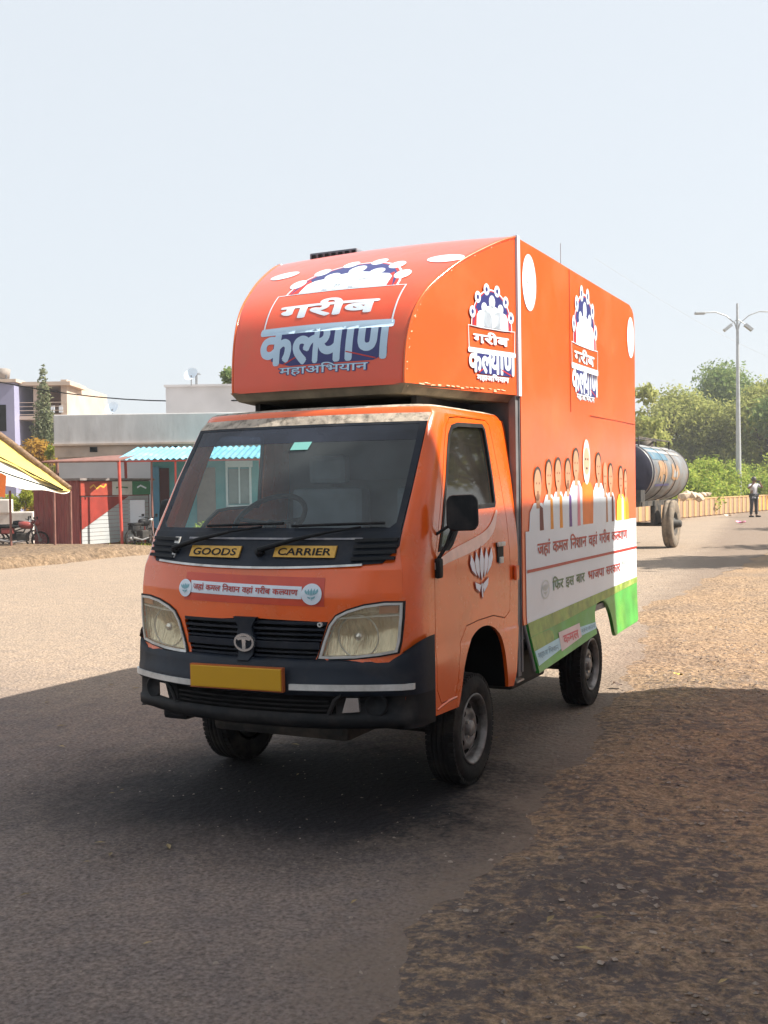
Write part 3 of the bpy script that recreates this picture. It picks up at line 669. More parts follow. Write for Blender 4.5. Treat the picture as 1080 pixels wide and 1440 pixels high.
MB().box(.7425, .7445, 2.456, 2.462, 1.90, 2.77).box(.7425, .7445, 2.9, 4.12, 1.900, 1.905).build('sheet_joint', mat('joint_line', (.35, .05, .01), .6), box)  # darker red lines marking the sheet seams
# white and green bands of the print
band = wrap(poly_bm([(1.59, .700), (1.585, 1.203), (4.115, 1.203), (4.115, .760)]), fn, 'white_band', m_white, box, .0030, us=YGb, vs=ZGb)
wrap(strip_bm([(y, .985) for y in np.linspace(1.60, 4.115, 30)], .017), fn, 'red_rule', m_redp, box, .0055, vs=())
ol = [(1.60, .690), (4.118, .758), (4.118, .720), (3.3, .690), (2.4, .655), (1.605, .628)]
GP = [(1.605, .655), (1.66, .430), (2.2, .457)] + [(y, z+.004) for y, z in BARCH] + [(3.41, .415), (4.06, .435), (4.10, .445), (4.118, .75)]
wrap(poly_bm(GP), fn, 'green_band', m_green, box, .0030, us=YGb, vs=fr(.42, .75, .03))
wrap(poly_bm([(1.595, .705), (4.118, .763), (4.118, .722), (3.3, .690), (2.4, .652), (1.61, .628)][::-1]), fn, 'olive_band', m_olive, box, .0055, us=YGb, vs=fr(.62, .76, .03))
wrap(poly_bm(smooth_pts([(1.62, .625), (1.80, .632), (1.98, .630), (2.02, .57), (1.90, .53), (1.72, .54), (1.63, .55)][::-1], 1)), fn, 'olive_patch', m_olive, box, .0045, us=YGb, vs=fr(.5, .64, .03))
wrap(poly_bm([(1.655, .505), (1.665, .465), (2.1, .500), (2.1, .565), (1.64, .548)]), fn, 'blue_ribbon', m_ltblue, box, .0050, us=YGb, vs=fr(.42, .6, .03))
wrap(poly_bm([(2.50, .520), (2.885, .525), (2.89, .565), (2.50, .575)]), fn, 'blue_ribbon', m_ltblue, box, .0050, us=YGb)
wrap_words(words_bm([['महाअ'], ['िभयान']], 1.68, 2.05, .503, .535, .01), fn, 'lettering', mat('faint_blue', (.20, .36, .46), .4), box, .0062, us=YGb, vs=fr(.42, .6, .03))
wrap_words(words_bm([['सरकार']], 2.54, 2.86, .535, .56, .01), fn, 'lettering', mat('faint_blue', (.20, .36, .46), .4), box, .0062, us=YGb)
wrap(poly_bm([(2.09, .485), (2.53, .515), (2.53, .600), (2.09, .595)]), fn, 'white_label', mat('pale_pink_print', (.70, .55, .55), .4, var=.1), box, .0062, us=YGb, vs=fr(.42, .6, .03))
wrap_words(words_bm([['कमल']], 2.16, 2.47, .520, .572, .035), fn, 'lettering', mat('pink_letters', (.60, .10, .12), .4), box, .0075, us=YGb, vs=fr(.42, .6, .03))
wrap_words(words_bm(SLOGAN, 1.78, 3.83, 1.063, 1.135, .022, .35), fn, 'lettering', m_redp, box, .0050, us=YGb)
wrap_words(words_bm([['िफर'], ['इस'], ['बार']], 2.05, 2.72, .842, .905, .022, .35), fn, 'lettering', m_dgreen, box, .0050, us=YGb)
wrap_words(words_bm([['भाजपा'], ['सरकार']], 2.80, 3.62, .842, .905, .022, .35), fn, 'lettering', m_redp, box, .0050, us=YGb)
for cy_, cz_ in ((1.915, .862), (3.745, .885)):
    wrap(poly_bm(ell(cy_, cz_, .075, .055, 24), [ell(cy_, cz_, .066, .047, 24)]), fn, 'ring_emblem', mat('pale_grey_print', (.55, .62, .60), .4), box, .0050)
    wrap(lotus_bm(cy_, cz_, .10, .075), fn, 'lotus_print', mat('pale_grey_print', (.55, .62, .60), .4), box, .0052)
for cy_, cz_, ry, rz in ((1.70, 2.565, .115, .155), (4.0, 2.535, .105, .15)): disc_emblem(fn, cy_, cz_, ry, rz, box, mat('pale_grey_print', (.55, .62, .60), .4), .0035)

# logo of three figures under an arch of rings, over the campaign name
def logo(fn, par, u0, u1, v_ka, h_ka, v_ga, h_ga, v_bx, v_top, mal, lift, mcol, wh, shear=0., us=(), vs=()):
    W = u1-u0; g = dict(us=us, vs=vs)
    bm, bb = text_bm(KALYAN, (u0, u1, v_ka, v_ka+h_ka), .035)
    # navy ground behind the big word
    wrap(poly_bm([(u0+W*.10, v_ka+h_ka*.10), (u0+W*.25, v_ka-h_ka*.06), (u1-W*.12, v_ka-h_ka*.05), (u1-W*.02, v_ka+h_ka*.10), (u1-W*.03, v_ka+h_ka*.92), (u0+W*.12, v_ka+h_ka*.92)]), fn, 'word_ground', m_navy, par, lift, **g)
    wrap(bm, fn, 'lettering', mcol, par, lift+.0016*.42, **g)
    wrap(strip_bm([(u0+W*.30, v_ka+h_ka*.16), (u0+W*.20, v_ka-h_ka*.02)], .006), fn, 'red_line', m_redbright, par, lift+.0024*.42, **g)
    wrap(strip_bm([(u0+W*.68, v_ka+h_ka*.22), (u0+W*.90, v_ka-h_ka*.0)], .006), fn, 'red_line', m_redbright, par, lift+.0024*.42, **g)
    a, _ = text_bm([ 'महाअ', 'िभयान'], (u0+W*.17, u1-W*.15, mal[0], mal[1]), .05); wrap(a, fn, 'lettering', m_navy if mcol is m_pale else mcol, par, lift+.0008*.42, **g)
    a, _ = text_bm([ 'महाअ', 'िभयान'], (u0+W*.175, u1-W*.155, mal[0]+.002, mal[1]-.001), .012); wrap(a, fn, 'lettering', mcol, par, lift+.0024*.42, **g)
    # box line round the small word
    zt = v_bx
    wrap(strip_bm([(u0+W*.01, v_ka+h_ka*1.02), (u0+W*.0, zt), (u0+W*.25, zt-.004), (u1-W*.25, zt-.004), (u1, zt), (u1-W*.01, v_ka+h_ka*1.02)], W*.012), fn, 'frame_line', wh, par, lift+.0012*.42, **g)
    a, _ = text_bm('गरीब', (u0+W*.11, u1-W*.15, v_ga, v_ga+h_ga), .035); wrap(a, fn, 'lettering', wh, par, lift+.0012*.42, **g)
    # arch
    cu = (u0+u1)/2; ra = W*.44; hh = v_top-zt
    wrap(poly_bm(ell(cu, zt, ra, hh*.92, 28, 0, PI)), fn, 'arch_line', wh, par, lift+.0004*.42, **g)
    wrap(poly_bm(ell(cu, zt, ra*.965, hh*.885, 28, 0, PI)), fn, 'arch_ground', m_redbright, par, lift+.0012*.42, **g)
    wrap(poly_bm(ell(cu, zt, ra*.91, hh*.86, 28, 0, PI)), fn, 'arch_navy', m_navy, par, lift+.0020*.42, **g)
    wrap(poly_bm([(cu-ra*.9, zt+.0), (cu-ra*.78, zt+.0), (cu-ra*.66, zt+hh*.30), (cu-ra*.76, zt+hh*.42)][::-1]), fn, 'arch_wedge', m_redbright, par, lift+.0028*.42, **g)  # red wedges printed at the feet of the arch
    wrap(poly_bm([(cu+ra*.9, zt+.0), (cu+ra*.78, zt+.0), (cu+ra*.66, zt+hh*.30), (cu+ra*.76, zt+hh*.42)]), fn, 'arch_wedge', m_redbright, par, lift+.0028*.42, **g)
    # three white figures
    def fig(c, wd, ht):
        return [poly_bm([(c-wd, zt), (c+wd, zt), (c+wd*.95, zt+ht*.45), (c+wd*.7, zt+ht*.62), (c+wd*.25, zt+ht*.68), (c-wd*.25, zt+ht*.68), (c-wd*.7, zt+ht*.62), (c-wd*.95, zt+ht*.45)]),
                poly_bm(ell(c, zt+ht*.80, wd*.36, ht*.20, 14))]
    wrap(join_bm(fig(cu-ra*.38, ra*.38, hh*.58)+fig(cu+ra*.42, ra*.38, hh*.60)+fig(cu, ra*.42, hh*.78)), fn, 'white_figures', m_white, par, lift+.0036*.42, **g)
    for i, t in enumerate((20, 47, 75, 105, 133, 160)):
        if i in (0,) and False: continue
        q = math.radians(t); c = (cu+ra*math.cos(q), zt+hh*.93*math.sin(q)); r = W*.062; rv = r*(hh/ra)*1.0
        wrap(poly_bm(ell(c[0], c[1], r, rv, 16)), fn, 'ring', wh, par, lift+.0036*.42, **g)
        wrap(poly_bm(ell(c[0], c[1], r*.42, rv*.42, 8)), fn, 'ring_mark', m_pale if mcol is m_pale else m_navy, par, lift+.0046*.42, **g)
logo(fn, box, 2.49, 3.085, 2.035, .165, 2.225, .085, 2.335, 2.70, (1.985, 2.035), .0035, m_white, m_white, us=YGb, vs=ZGb)

# row of printed people above the white band
FIG = [(1.80, 1.555, .165, m_white, m_maroon, m_hair, .9), (2.005, 1.60, .13, m_white, m_saff, m_hair, 1), (2.185, 1.615, .14, m_white, m_saff, m_hair, 1), (2.385, 1.615, .13, m_white, m_purple, m_hair, .95), (2.555, 1.68, .15, m_white, m_pinkc, m_hair, 1.0),
       (3.075, 1.665, .155, m_white, m_white, m_hair, 1), (3.24, 1.60, .11, m_white, m_skin, m_skin, .9), (3.385, 1.60, .13, m_white, m_maroon, m_hair, .9), (3.66, 1.585, .13, m_yel, m_white, m_hair, .9), (3.80, 1.565, .10, m_saff, m_saff, m_hair, .85)]
for i, (y, zt, wd, cl, sc_, hr, k) in enumerate(FIG):
    zb = 1.20; sh = zt-.20; l = .0032+.0004*(i % 3)
    wrap(poly_bm([(y-wd*.95, zb), (y+wd*.95, zb), (y+wd*.85, sh-.05), (y+wd*.45, sh), (y-wd*.45, sh), (y-wd*.85, sh-.05)]), fn, 'printed_person', cl, box, l, us=YGb)
    wrap(poly_bm([(y+wd*.15, zb), (y+wd*.60, zb), (y+wd*.50, sh-.03), (y+wd*.15, sh-.01)]), fn, 'printed_scarf', sc_, box, l+.0006)
    hw = min(.062, wd*.42)
    wrap(poly_bm([(y-hw*.5, sh-.03), (y+hw*.5, sh-.03), (y+hw*.55, zt-.12), (y-hw*.55, zt-.12)]), fn, 'printed_neck', m_skin, box, l+.0006)
    wrap(poly_bm(ell(y, zt-.060, hw*1.12, .066, 18)), fn, 'printed_hair', hr, box, l+.0010)
    wrap(poly_bm(ell(y-.004, zt-.100, hw*.98, .088, 18)), fn, 'printed_face', m_skin, box, l+.0014)
    wrap(join_bm([poly_bm(ell(y-hw*.42, zt-.090, .011, .007, 8)), poly_bm(ell(y+hw*.36, zt-.090, .011, .007, 8)), poly_bm(ell(y-.004, zt-.138, .018, .006, 8))]+([poly_bm(ell(y-.004, zt-.165, .03, .022, 10))] if i in (0, 3) else [])), fn, 'printed_features', mat('printed_brown', (.20, .09, .05), .5), box, l+.0018)
wrap(poly_bm([(2.62, 1.203), (2.99, 1.203), (2.98, 1.40), (2.88, 1.47), (2.70, 1.47), (2.63, 1.40)]), fn, 'printed_person', mat('printed_orange', (.86, .20, .015), .4), box, .0034)
wrap(poly_bm(ell(2.79, 1.60, .084, .145, 22)), fn, 'printed_hair', m_whair, box, .0046)
wrap(poly_bm(ell(2.79, 1.605, .068, .088, 20)), fn, 'printed_face', mat('printed_pale_skin', (.62, .36, .24), .5), box, .0052)
wrap(join_bm([poly_bm(ell(2.765, 1.618, .014, .008, 8)), poly_bm(ell(2.815, 1.618, .014, .008, 8)), poly_bm(ell(2.79, 1.560, .022, .008, 8))]), fn, 'printed_features', m_hair, box, .0058)

# moulded nose over the cab
PR = [(.62, 1.94), (.618, 1.99), (.632, 2.14), (.685, 2.29), (.775, 2.405), (.93, 2.515), (1.09, 2.61), (1.38, 2.742), (1.50, 2.778)]
PRs = smooth_pts(PR, 2)
SL = [0]
for a, b_ in zip(PRs, PRs[1:]): SL.append(SL[-1]+math.hypot(b_[0]-a[0], b_[1]-a[1]))
PY, PZ = [p[0] for p in PRs], [p[1] for p in PRs]
def s_of(z): return float(np.interp(z, PZ, SL))
def nw(y): return .49+(.74-.49)*(y-.62)/.88
def nose(x, s, l=0.):
    y = float(np.interp(s, SL, PY)); z = float(np.interp(s, SL, PZ)); e = .01
    ty = float(np.interp(s+e, SL, PY))-float(np.interp(s-e, SL, PY)); tz = float(np.interp(s+e, SL, PZ))-float(np.interp(s-e, SL, PZ)); q = math.hypot(ty, tz) or 1
    ny, nz = -tz/q, ty/q; hw = nw(y); bulge = .022*(1-min(1, abs(x)/hw)**2)
    edge = max(0, abs(x)/hw-.955)/.045; rd = .010*edge*edge
    return Vector((x, y+ny*(l+bulge-rd), z+nz*(l+bulge-rd)))
ns = len(PRs); nx = 28; v = []
xsn = [-1+2*i/nx for i in range(nx+1)]; xsn = [-1, -.985, -.97, -.955]+[x for x in xsn if abs(x) < .95]+[.955, .97, .985, 1]; nx = len(xsn)-1
for i in range(ns):
    hw = nw(PY[i])
    for t in xsn: v.append(nose(t*hw, SL[i]))
f = [(i*(nx+1)+j, i*(nx+1)+j+1, (i+1)*(nx+1)+j+1, (i+1)*(nx+1)+j) for i in range(ns-1) for j in range(nx)]
MB().add(v, f, 0, True).build('nose_front', m_nose, box)
def nside(sgn):
    def fn2(y, z, l=0.): return Vector((sgn*(nw(y)+l*.97), y-l*.27, z))
    return fn2
NP = [(1.50, 1.935), (1.50, 2.768)]+[(y+.009, z-.006) for y, z in PRs[::-1]][1:]
for s_ in (1, -1):
    wrap(poly_bm([(y, z) for y, z in NP]), nside(s_), 'nose_side', m_box, box, -.004, -.012, flip=(s_ > 0) == False, us=fr(.62, 1.5, .08), vs=fr(1.94, 2.77, .08))
    MB().tube([(s_*(nw(y)-.006), y+.004, z-.002) for y, z in PRs], .007, 6).build('nose_seam', m_cab, box)
# ragged sealant along the seam: small raised lumps
sl = MB(); rr = random.Random(3)
for i in range(46):
    t = rr.random()**.8; k = int(t*(ns-2)); y, z = PRs[k]; off = rr.uniform(.004, .02)
    if rr.random() < .35 and z < 2.5: continue
    p = Vector((nw(y)-.001, y+off+.01, z-off*.8)); sl.tube([p, p+Vector((.002, rr.uniform(.01, .04), rr.uniform(.006, .02)))], rr.uniform(.002, .005), 5)
for i in range(26):
    y = rr.uniform(.66, 1.45); p = Vector((nw(y)-.001, y, 1.943+rr.uniform(0, .012))); sl.tube([p, p+Vector((.004, .03, 0))], rr.uniform(.002, .004), 5)
sl.build('sealant', mat('sealant', (.85, .55, .35), .6), box)['kind'] = 'stuff'
v = [(-.495, .615, 1.945), (.495, .615, 1.945), (.742, 1.54, 1.94), (-.742, 1.54, 1.94), (-.46, .64, 1.90), (.46, .64, 1.90), (.70, 1.54, 1.90), (-.70, 1.54, 1.90)]
MB().add(v, [(0,1,2,3),(7,6,5,4),(4,5,1,0),(5,6,2,1),(7,4,0,3)]).build('nose_floor', mat('raw_fibreglass', (.22, .18, .12), .7, var=.4, vscale=10, dirt=(.05,.04,.03), damt=.7), box)
for x in (-.45, .45): MB().box(x-.015, x+.015, .80, 1.5, 1.86, 1.90).build('nose_bearer', m_chas, box)
US = fr(-.6, .65, .03); VS = fr(0, SL[-1], .02)
ZS = lambda z: s_of(z)
logo(nose, box, -.318, .412, ZS(2.07), ZS(2.245)-ZS(2.07), ZS(2.297), ZS(2.385)-ZS(2.297), ZS(2.437), ZS(2.632), (ZS(2.008), ZS(2.066)), .0014, m_pale, m_white, us=US, vs=VS)
disc_emblem(nose, -.440, ZS(2.604), .088, .060, box, mat('pale_grey_print', (.55, .62, .60), .4), .0025)
disc_emblem(nose, .512, ZS(2.602), .10, .060, box, mat('pale_grey_print', (.55, .62, .60), .4), .0025)
logo(nside(1), box, 1.09, 1.475, 2.035, .115, 2.185, .058, 2.268, 2.485, (1.990, 2.030), .0015, m_white, m_white, us=fr(.9, 1.5, .08))
# roof hatch unit and aerial
MB().bbox(-.62, -.30, 1.66, 2.2, 2.78, 2.865, .01).build('roof_vent', mat('grey_vent', (.16, .17, .20), .6, var=.2), box)
for k in range(7): MB().box(-.60+k*.045, -.575+k*.045, 1.650, 1.659, 2.795, 2.850).build('vent_slot', m_black, box)
MB().bbox(-.71, -.64, 1.62, 1.9, 2.775, 2.815, .01).build('roof_bracket', m_white, box)
MB().bbox(-.28, -.20, 1.66, 2.0, 2.775, 2.835, .02).build('roof_bracket', m_white, box)
MB().tube([(.60, 2.75, 2.77), (.60, 2.75, 3.00)], .002, 5).build('aerial', m_frame, box)
#BACKGROUND
SHADE_H = 5.05
# ------------------------------------------------------------ ground
def ground_mat(name, c1, c2, c3, bump, fine, dist=.02, blot=.35, rough=.9, extra=None):
    m = bpy.data.materials.new(name); m.use_nodes = True; n = m.node_tree.nodes; l = m.node_tree.links; b = n['Principled BSDF']
    b.inputs['Roughness'].default_value = rough; b.inputs['Specular IOR Level'].default_value = .25
    tc = n.new('ShaderNodeTexCoord')
    def noise(sc, det, ro=.6):
        z = n.new('ShaderNodeTexNoise'); z.inputs['Scale'].default_value = sc; z.inputs['Detail'].default_value = det; z.inputs['Roughness'].default_value = ro; l.new(tc.outputs['Object'], z.inputs['Vector']); return z
    def ramp(src, a, b_, lo, hi):
        r = n.new('ShaderNodeMapRange'); r.inputs[1].default_value = a; r.inputs[2].default_value = b_; r.inputs[3].default_value = lo; r.inputs[4].default_value = hi; l.new(src, r.inputs[0]); return r
    big = ramp(noise(.55, 8, .65).outputs[0], .38, .64, 0, 1); mid = ramp(noise(6, 8, .7).outputs[0], .40, .62, 0, 1); fn_ = ramp(noise(fine, 4, .75).outputs[0], .35, .65, 1-blot, 1+blot)
    a = n.new('ShaderNodeMixRGB'); a.inputs[1].default_value = (*c1, 1); a.inputs[2].default_value = (*c2, 1); l.new(big.outputs[0], a.inputs[0])
    q = n.new('ShaderNodeMath'); q.operation = 'MULTIPLY'; q.inputs[1].default_value = .6; l.new(mid.outputs[0], q.inputs[0])
    c = n.new('ShaderNodeMixRGB'); c.inputs[2].default_value = (*c3, 1); l.new(q.outputs[0], c.inputs[0]); l.new(a.outputs[0], c.inputs[1])
    s_ = n.new('ShaderNodeVectorMath'); s_.operation = 'SCALE'; l.new(c.outputs[0], s_.inputs[0]); l.new(fn_.outputs[0], s_.inputs[3]); l.new(s_.outputs[0], b.inputs['Base Color'])
    v = n.new('ShaderNodeTexVoronoi'); v.inputs['Scale'].default_value = fine*.55; l.new(tc.outputs['Object'], v.inputs['Vector'])
    ad = n.new('ShaderNodeMath'); ad.operation = 'ADD'; l.new(noise(fine*.25, 8, .7).outputs[0], ad.inputs[0])
    vm = n.new('ShaderNodeMath'); vm.operation = 'MULTIPLY'; vm.inputs[1].default_value = .55; l.new(v.outputs['Distance'], vm.inputs[0]); l.new(vm.outputs[0], ad.inputs[1])
    bp = n.new('ShaderNodeBump'); bp.inputs['Strength'].default_value = bump; bp.inputs['Distance'].default_value = dist; l.new(ad.outputs[0], bp.inputs['Height']); l.new(bp.outputs[0], b.inputs['Normal'])
    if extra: extra(n, l, tc, s_.outputs[0], b)
    MATS[name] = m; return m
def road_extra(n, l, tc, colour, b):
    # drifted sand over the ragged road edge, and the truck's shadow pool painted into the road colour
    sx = n.new('ShaderNodeSeparateXYZ'); l.new(tc.outputs['Object'], sx.inputs[0])
    def math_(op, a, c, d=None):
        q = n.new('ShaderNodeMath'); q.operation = op
        for k, v_ in enumerate((a, c, d)):
            if v_ is None: continue
            if isinstance(v_, (int, float)): q.inputs[k].default_value = v_
            else: l.new(v_, q.inputs[k])
        return q.outputs[0]
    def noise(sc, det=8, ro=.7):
        z = n.new('ShaderNodeTexNoise'); z.inputs['Scale'].default_value = sc; z.inputs['Detail'].default_value = det; z.inputs['Roughness'].default_value = ro; l.new(tc.outputs['Object'], z.inputs['Vector']); return z.outputs[0]
    def rng(src, a, b_, lo=0., hi=1.):
        r = n.new('ShaderNodeMapRange'); r.interpolation_type = 'SMOOTHSTEP'; r.inputs[1].default_value = a; r.inputs[2].default_value = b_; r.inputs[3].default_value = lo; r.inputs[4].default_value = hi; l.new(src, r.inputs[0]); return r.outputs[0]
    ee = math_('ADD', sx.outputs[0], math_('MULTIPLY', sx.outputs[1], .13)); ee = math_('ADD', ee, math_('MULTIPLY', math_('SUBTRACT', noise(2.2), .5), 1.5)); ee = math_('ADD', ee, math_('MULTIPLY', math_('SUBTRACT', noise(30, 5), .5), .9))
    m1 = n.new('ShaderNodeMixRGB'); m1.inputs[2].default_value = (.33, .26, .195, 1); l.new(rng(ee, .60, 1.40, 0, .96), m1.inputs[0]); m1.inputs[2].default_value = (.20, .152, .118, 1)
    # painted shadow pool: distance field of a slanted ellipse
    dx = math_('SUBTRACT', sx.outputs[0], SHADE_POOL[0]); dy = math_('SUBTRACT', sx.outputs[1], SHADE_POOL[1])
    ca, sa = math.cos(SHADE_POOL[4]), math.sin(SHADE_POOL[4])
    ux_ = math_('DIVIDE', math_('ADD', math_('MULTIPLY', dx, ca), math_('MULTIPLY', dy, sa)), SHADE_POOL[2]); uy_ = math_('DIVIDE', math_('SUBTRACT', math_('MULTIPLY', dy, ca), math_('MULTIPLY', dx, sa)), SHADE_POOL[3])
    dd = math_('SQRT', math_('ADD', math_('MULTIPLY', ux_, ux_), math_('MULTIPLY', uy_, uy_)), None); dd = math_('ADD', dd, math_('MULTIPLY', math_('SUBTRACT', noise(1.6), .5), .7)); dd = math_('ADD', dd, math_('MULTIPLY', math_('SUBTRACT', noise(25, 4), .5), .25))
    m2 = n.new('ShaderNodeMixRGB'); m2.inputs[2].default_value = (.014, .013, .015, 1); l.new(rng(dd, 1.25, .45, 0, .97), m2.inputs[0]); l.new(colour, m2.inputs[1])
    # foreground shade deepened in the tarmac colour, with a noisy border
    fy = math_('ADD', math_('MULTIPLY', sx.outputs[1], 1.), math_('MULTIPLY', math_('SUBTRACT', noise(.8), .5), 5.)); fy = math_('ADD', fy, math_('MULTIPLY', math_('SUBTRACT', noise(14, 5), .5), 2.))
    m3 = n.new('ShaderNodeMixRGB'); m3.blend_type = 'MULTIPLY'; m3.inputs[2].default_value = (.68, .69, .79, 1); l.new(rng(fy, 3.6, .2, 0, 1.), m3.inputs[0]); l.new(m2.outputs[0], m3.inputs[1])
    # pocks and chips
    vo = n.new('ShaderNodeTexVoronoi'); vo.inputs['Scale'].default_value = 16; l.new(tc.outputs['Object'], vo.inputs['Vector'])
    pk = math_('MULTIPLY', rng(vo.outputs['Distance'], .22, .10, 0, 1.), rng(noise(5, 6), .50, .62, 0, .75))
    m4 = n.new('ShaderNodeMixRGB'); m4.blend_type = 'MULTIPLY'; m4.inputs[2].default_value = (.45, .43, .42, 1); l.new(pk, m4.inputs[0]); l.new(m3.outputs[0], m4.inputs[1])
    l.new(m4.outputs[0], m1.inputs[1]); l.new(m1.outputs[0], b.inputs['Base Color'])
def clump_extra(n, l, tc, colour, b):
    # darker organic clumps in the dirt, strengthened to darken the shaded foreground
    mp = n.new('ShaderNodeMapping'); mp.inputs['Rotation'].default_value = (0, 0, -YAW); mp.inputs['Scale'].default_value = (1, 1.35, 1); l.new(tc.outputs['Object'], mp.inputs[0])
    z = n.new('ShaderNodeTexNoise'); z.inputs['Scale'].default_value = 15; z.inputs['Detail'].default_value = 10; z.inputs['Roughness'].default_value = .78; l.new(mp.outputs[0], z.inputs['Vector'])
    z2 = n.new('ShaderNodeTexNoise'); z2.inputs['Scale'].default_value = .9; z2.inputs['Detail'].default_value = 3; l.new(tc.outputs['Object'], z2.inputs['Vector'])
    ad = n.new('ShaderNodeMath'); ad.operation = 'MULTIPLY_ADD'; ad.inputs[1].default_value = .35; l.new(z2.outputs[0], ad.inputs[0]); l.new(z.outputs[0], ad.inputs[2])
    r = n.new('ShaderNodeMapRange'); r.inputs[1].default_value = .635; r.inputs[2].default_value = .745; r.inputs[3].default_value = 0; r.inputs[4].default_value = .85; l.new(ad.outputs[0], r.inputs[0])
    sp = n.new('ShaderNodeSeparateXYZ'); l.new(tc.outputs['Object'], sp.inputs[0])
    n3 = n.new('ShaderNodeMath'); n3.operation = 'MULTIPLY_ADD'; n3.inputs[1].default_value = 4; l.new(z2.outputs[0], n3.inputs[0]); l.new(sp.outputs[1], n3.inputs[2])
    r3 = n.new('ShaderNodeMapRange'); r3.inputs[1].default_value = 8.0; r3.inputs[2].default_value = 4.5; r3.inputs[3].default_value = .25; r3.inputs[4].default_value = 1; l.new(n3.outputs[0], r3.inputs[0])
    mm = n.new('ShaderNodeMath'); mm.operation = 'MULTIPLY'; l.new(r.outputs[0], mm.inputs[0]); l.new(r3.outputs[0], mm.inputs[1])
    m = n.new('ShaderNodeMixRGB'); m.inputs[2].default_value = (.078, .068, .071, 1); l.new(mm.outputs[0], m.inputs[0]); l.new(colour, m.inputs[1]); l.new(m.outputs[0], b.inputs['Base Color'])
SHADE_POOL = (.22, .52, 1.7, 1.15, .25)
m_sand = ground_mat('sandy_ground', (.30, .198, .118), (.20, .146, .105), (.35, .24, .148), 1., 42, .030, .45, extra=clump_extra)
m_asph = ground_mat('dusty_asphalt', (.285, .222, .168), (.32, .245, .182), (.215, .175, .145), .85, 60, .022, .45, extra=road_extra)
m_patch = ground_mat('dark_asphalt', (.11, .10, .10), (.14, .125, .12), (.09, .085, .085), .5, 60, .014, .3)
def tb_noise(x, s): return math.sin(x*1.3+s)+.6*math.sin(x*3.1+s*2)+.35*math.sin(x*7.7+s*3)+.2*math.sin(x*17+s)
g = MB(); g.add([(-470, -55, 0), (470, -55, 0), (470, 415, 0), (-470, 415, 0)], [(0, 1, 2, 3)])
tag(g.build('ground', m_sand), kind='structure')
# rough shoulder: real relief beside the truck
def patch(name, x0, x1, y0, y1, step, fnz, m):
    nx_, ny_ = int((x1-x0)/step), int((y1-y0)/step); X, Y = np.meshgrid(np.linspace(x0, x1, nx_+1), np.linspace(y0, y1, ny_+1)); Zz = fnz(X, Y)
    V = np.stack([X, Y, Zz], -1).reshape(-1, 3); i = np.arange(nx_*ny_); r_, c_ = i//nx_, i % nx_; a = r_*(nx_+1)+c_
    F = np.stack([a, a+1, a+nx_+2, a+nx_+1], -1)
    me = bpy.data.meshes.new(name); me.vertices.add(len(V)); me.vertices.foreach_set('co', V.ravel()); me.loops.add(F.size); me.loops.foreach_set('vertex_index', F.ravel().astype(np.int32))
    me.polygons.add(len(F)); me.polygons.foreach_set('loop_start', (np.arange(len(F))*4).astype(np.int32)); me.polygons.foreach_set('loop_total', np.full(len(F), 4, np.int32)); me.polygons.foreach_set('use_smooth', np.ones(len(F), bool)); me.update(); me.validate()
    return link(name, me, m)
def vnoise(X, Y, sc, seed):
    r_ = np.random.default_rng(seed); G = r_.random((256, 256)); x = X*sc+1000; y = Y*sc+1000; xi, yi = np.floor(x).astype(int), np.floor(y).astype(int); fx, fy = x-xi, y-yi; fx = fx*fx*(3-2*fx); fy = fy*fy*(3-2*fy)
    g_ = lambda a, b: G[a % 256, b % 256]
    return (g_(xi, yi)*(1-fx)+g_(xi+1, yi)*fx)*(1-fy)+(g_(xi, yi+1)*(1-fx)+g_(xi+1, yi+1)*fx)*fy
def edge_x(y): return 1.06+.06*np.sin(y*1.3)+.05*np.sin(y*3.7+1)+.025*np.sin(y*9)+.012*np.sin(y*23)+.006*np.sin(y*47+1)-.25*np.clip((y-1)/3, 0, 1)-1.05*np.clip((y-3.8)/5, 0, 1)+.42*np.clip((1.-y)/3, 0, 1)
def shz(X, Y):
    ex = edge_x(Y); t = np.clip((X-ex+.10)/.35, 0, 1); q = np.clip(np.minimum((Y+5.8)/.5, (13.8-Y)/.8), 0, 1)*np.clip((8.8-X)/.6, 0, 1)
    h = vnoise(X, Y, 1.1, 1)*.022+vnoise(X, Y, 4.3, 2)*.018+vnoise(X, Y, 11, 3)*.018+vnoise(X, Y*1.6, 22, 4)*.014
    return -.003+t*q*(.002+h)
tag(patch('road_shoulder', -1.4, 9., -6, 14, .028, shz, m_sand), kind='structure')
# carriageway with a ragged edge
rd = []
ys = np.concatenate([np.linspace(-12, 20, 900), np.linspace(21, 400, 60)])
rp_ = [(float(edge_x(y)) if y < 25 else -.3+.2*math.sin(y), float(y)) for y in ys]
lp = [(-13.2-.25*tb_noise(y*.35, 2)-.03*max(0, y-13)-(.16*max(0, min(y-14, 5))), float(y)) for y in np.linspace(400, -12, 150)]
def flat_poly(name, pts, z, m, step=None):
    bm = poly_bm(pts); return wrap(bm, lambda x, y, l: Vector((x, y, z)), name, m, None, smooth=False)
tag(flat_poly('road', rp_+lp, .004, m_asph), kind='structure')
tag(flat_poly('road_repair', [(-.2+.5*math.cos(t)*(1+.15*math.sin(5*t))*2.4+1.2*math.sin(t), -.3+1.1*math.sin(t)*(1+.12*math.sin(4*t+1))*1.5) for t in np.linspace(0, 2*PI, 60)[:-1]], .008, m_patch), kind='structure') if False else None
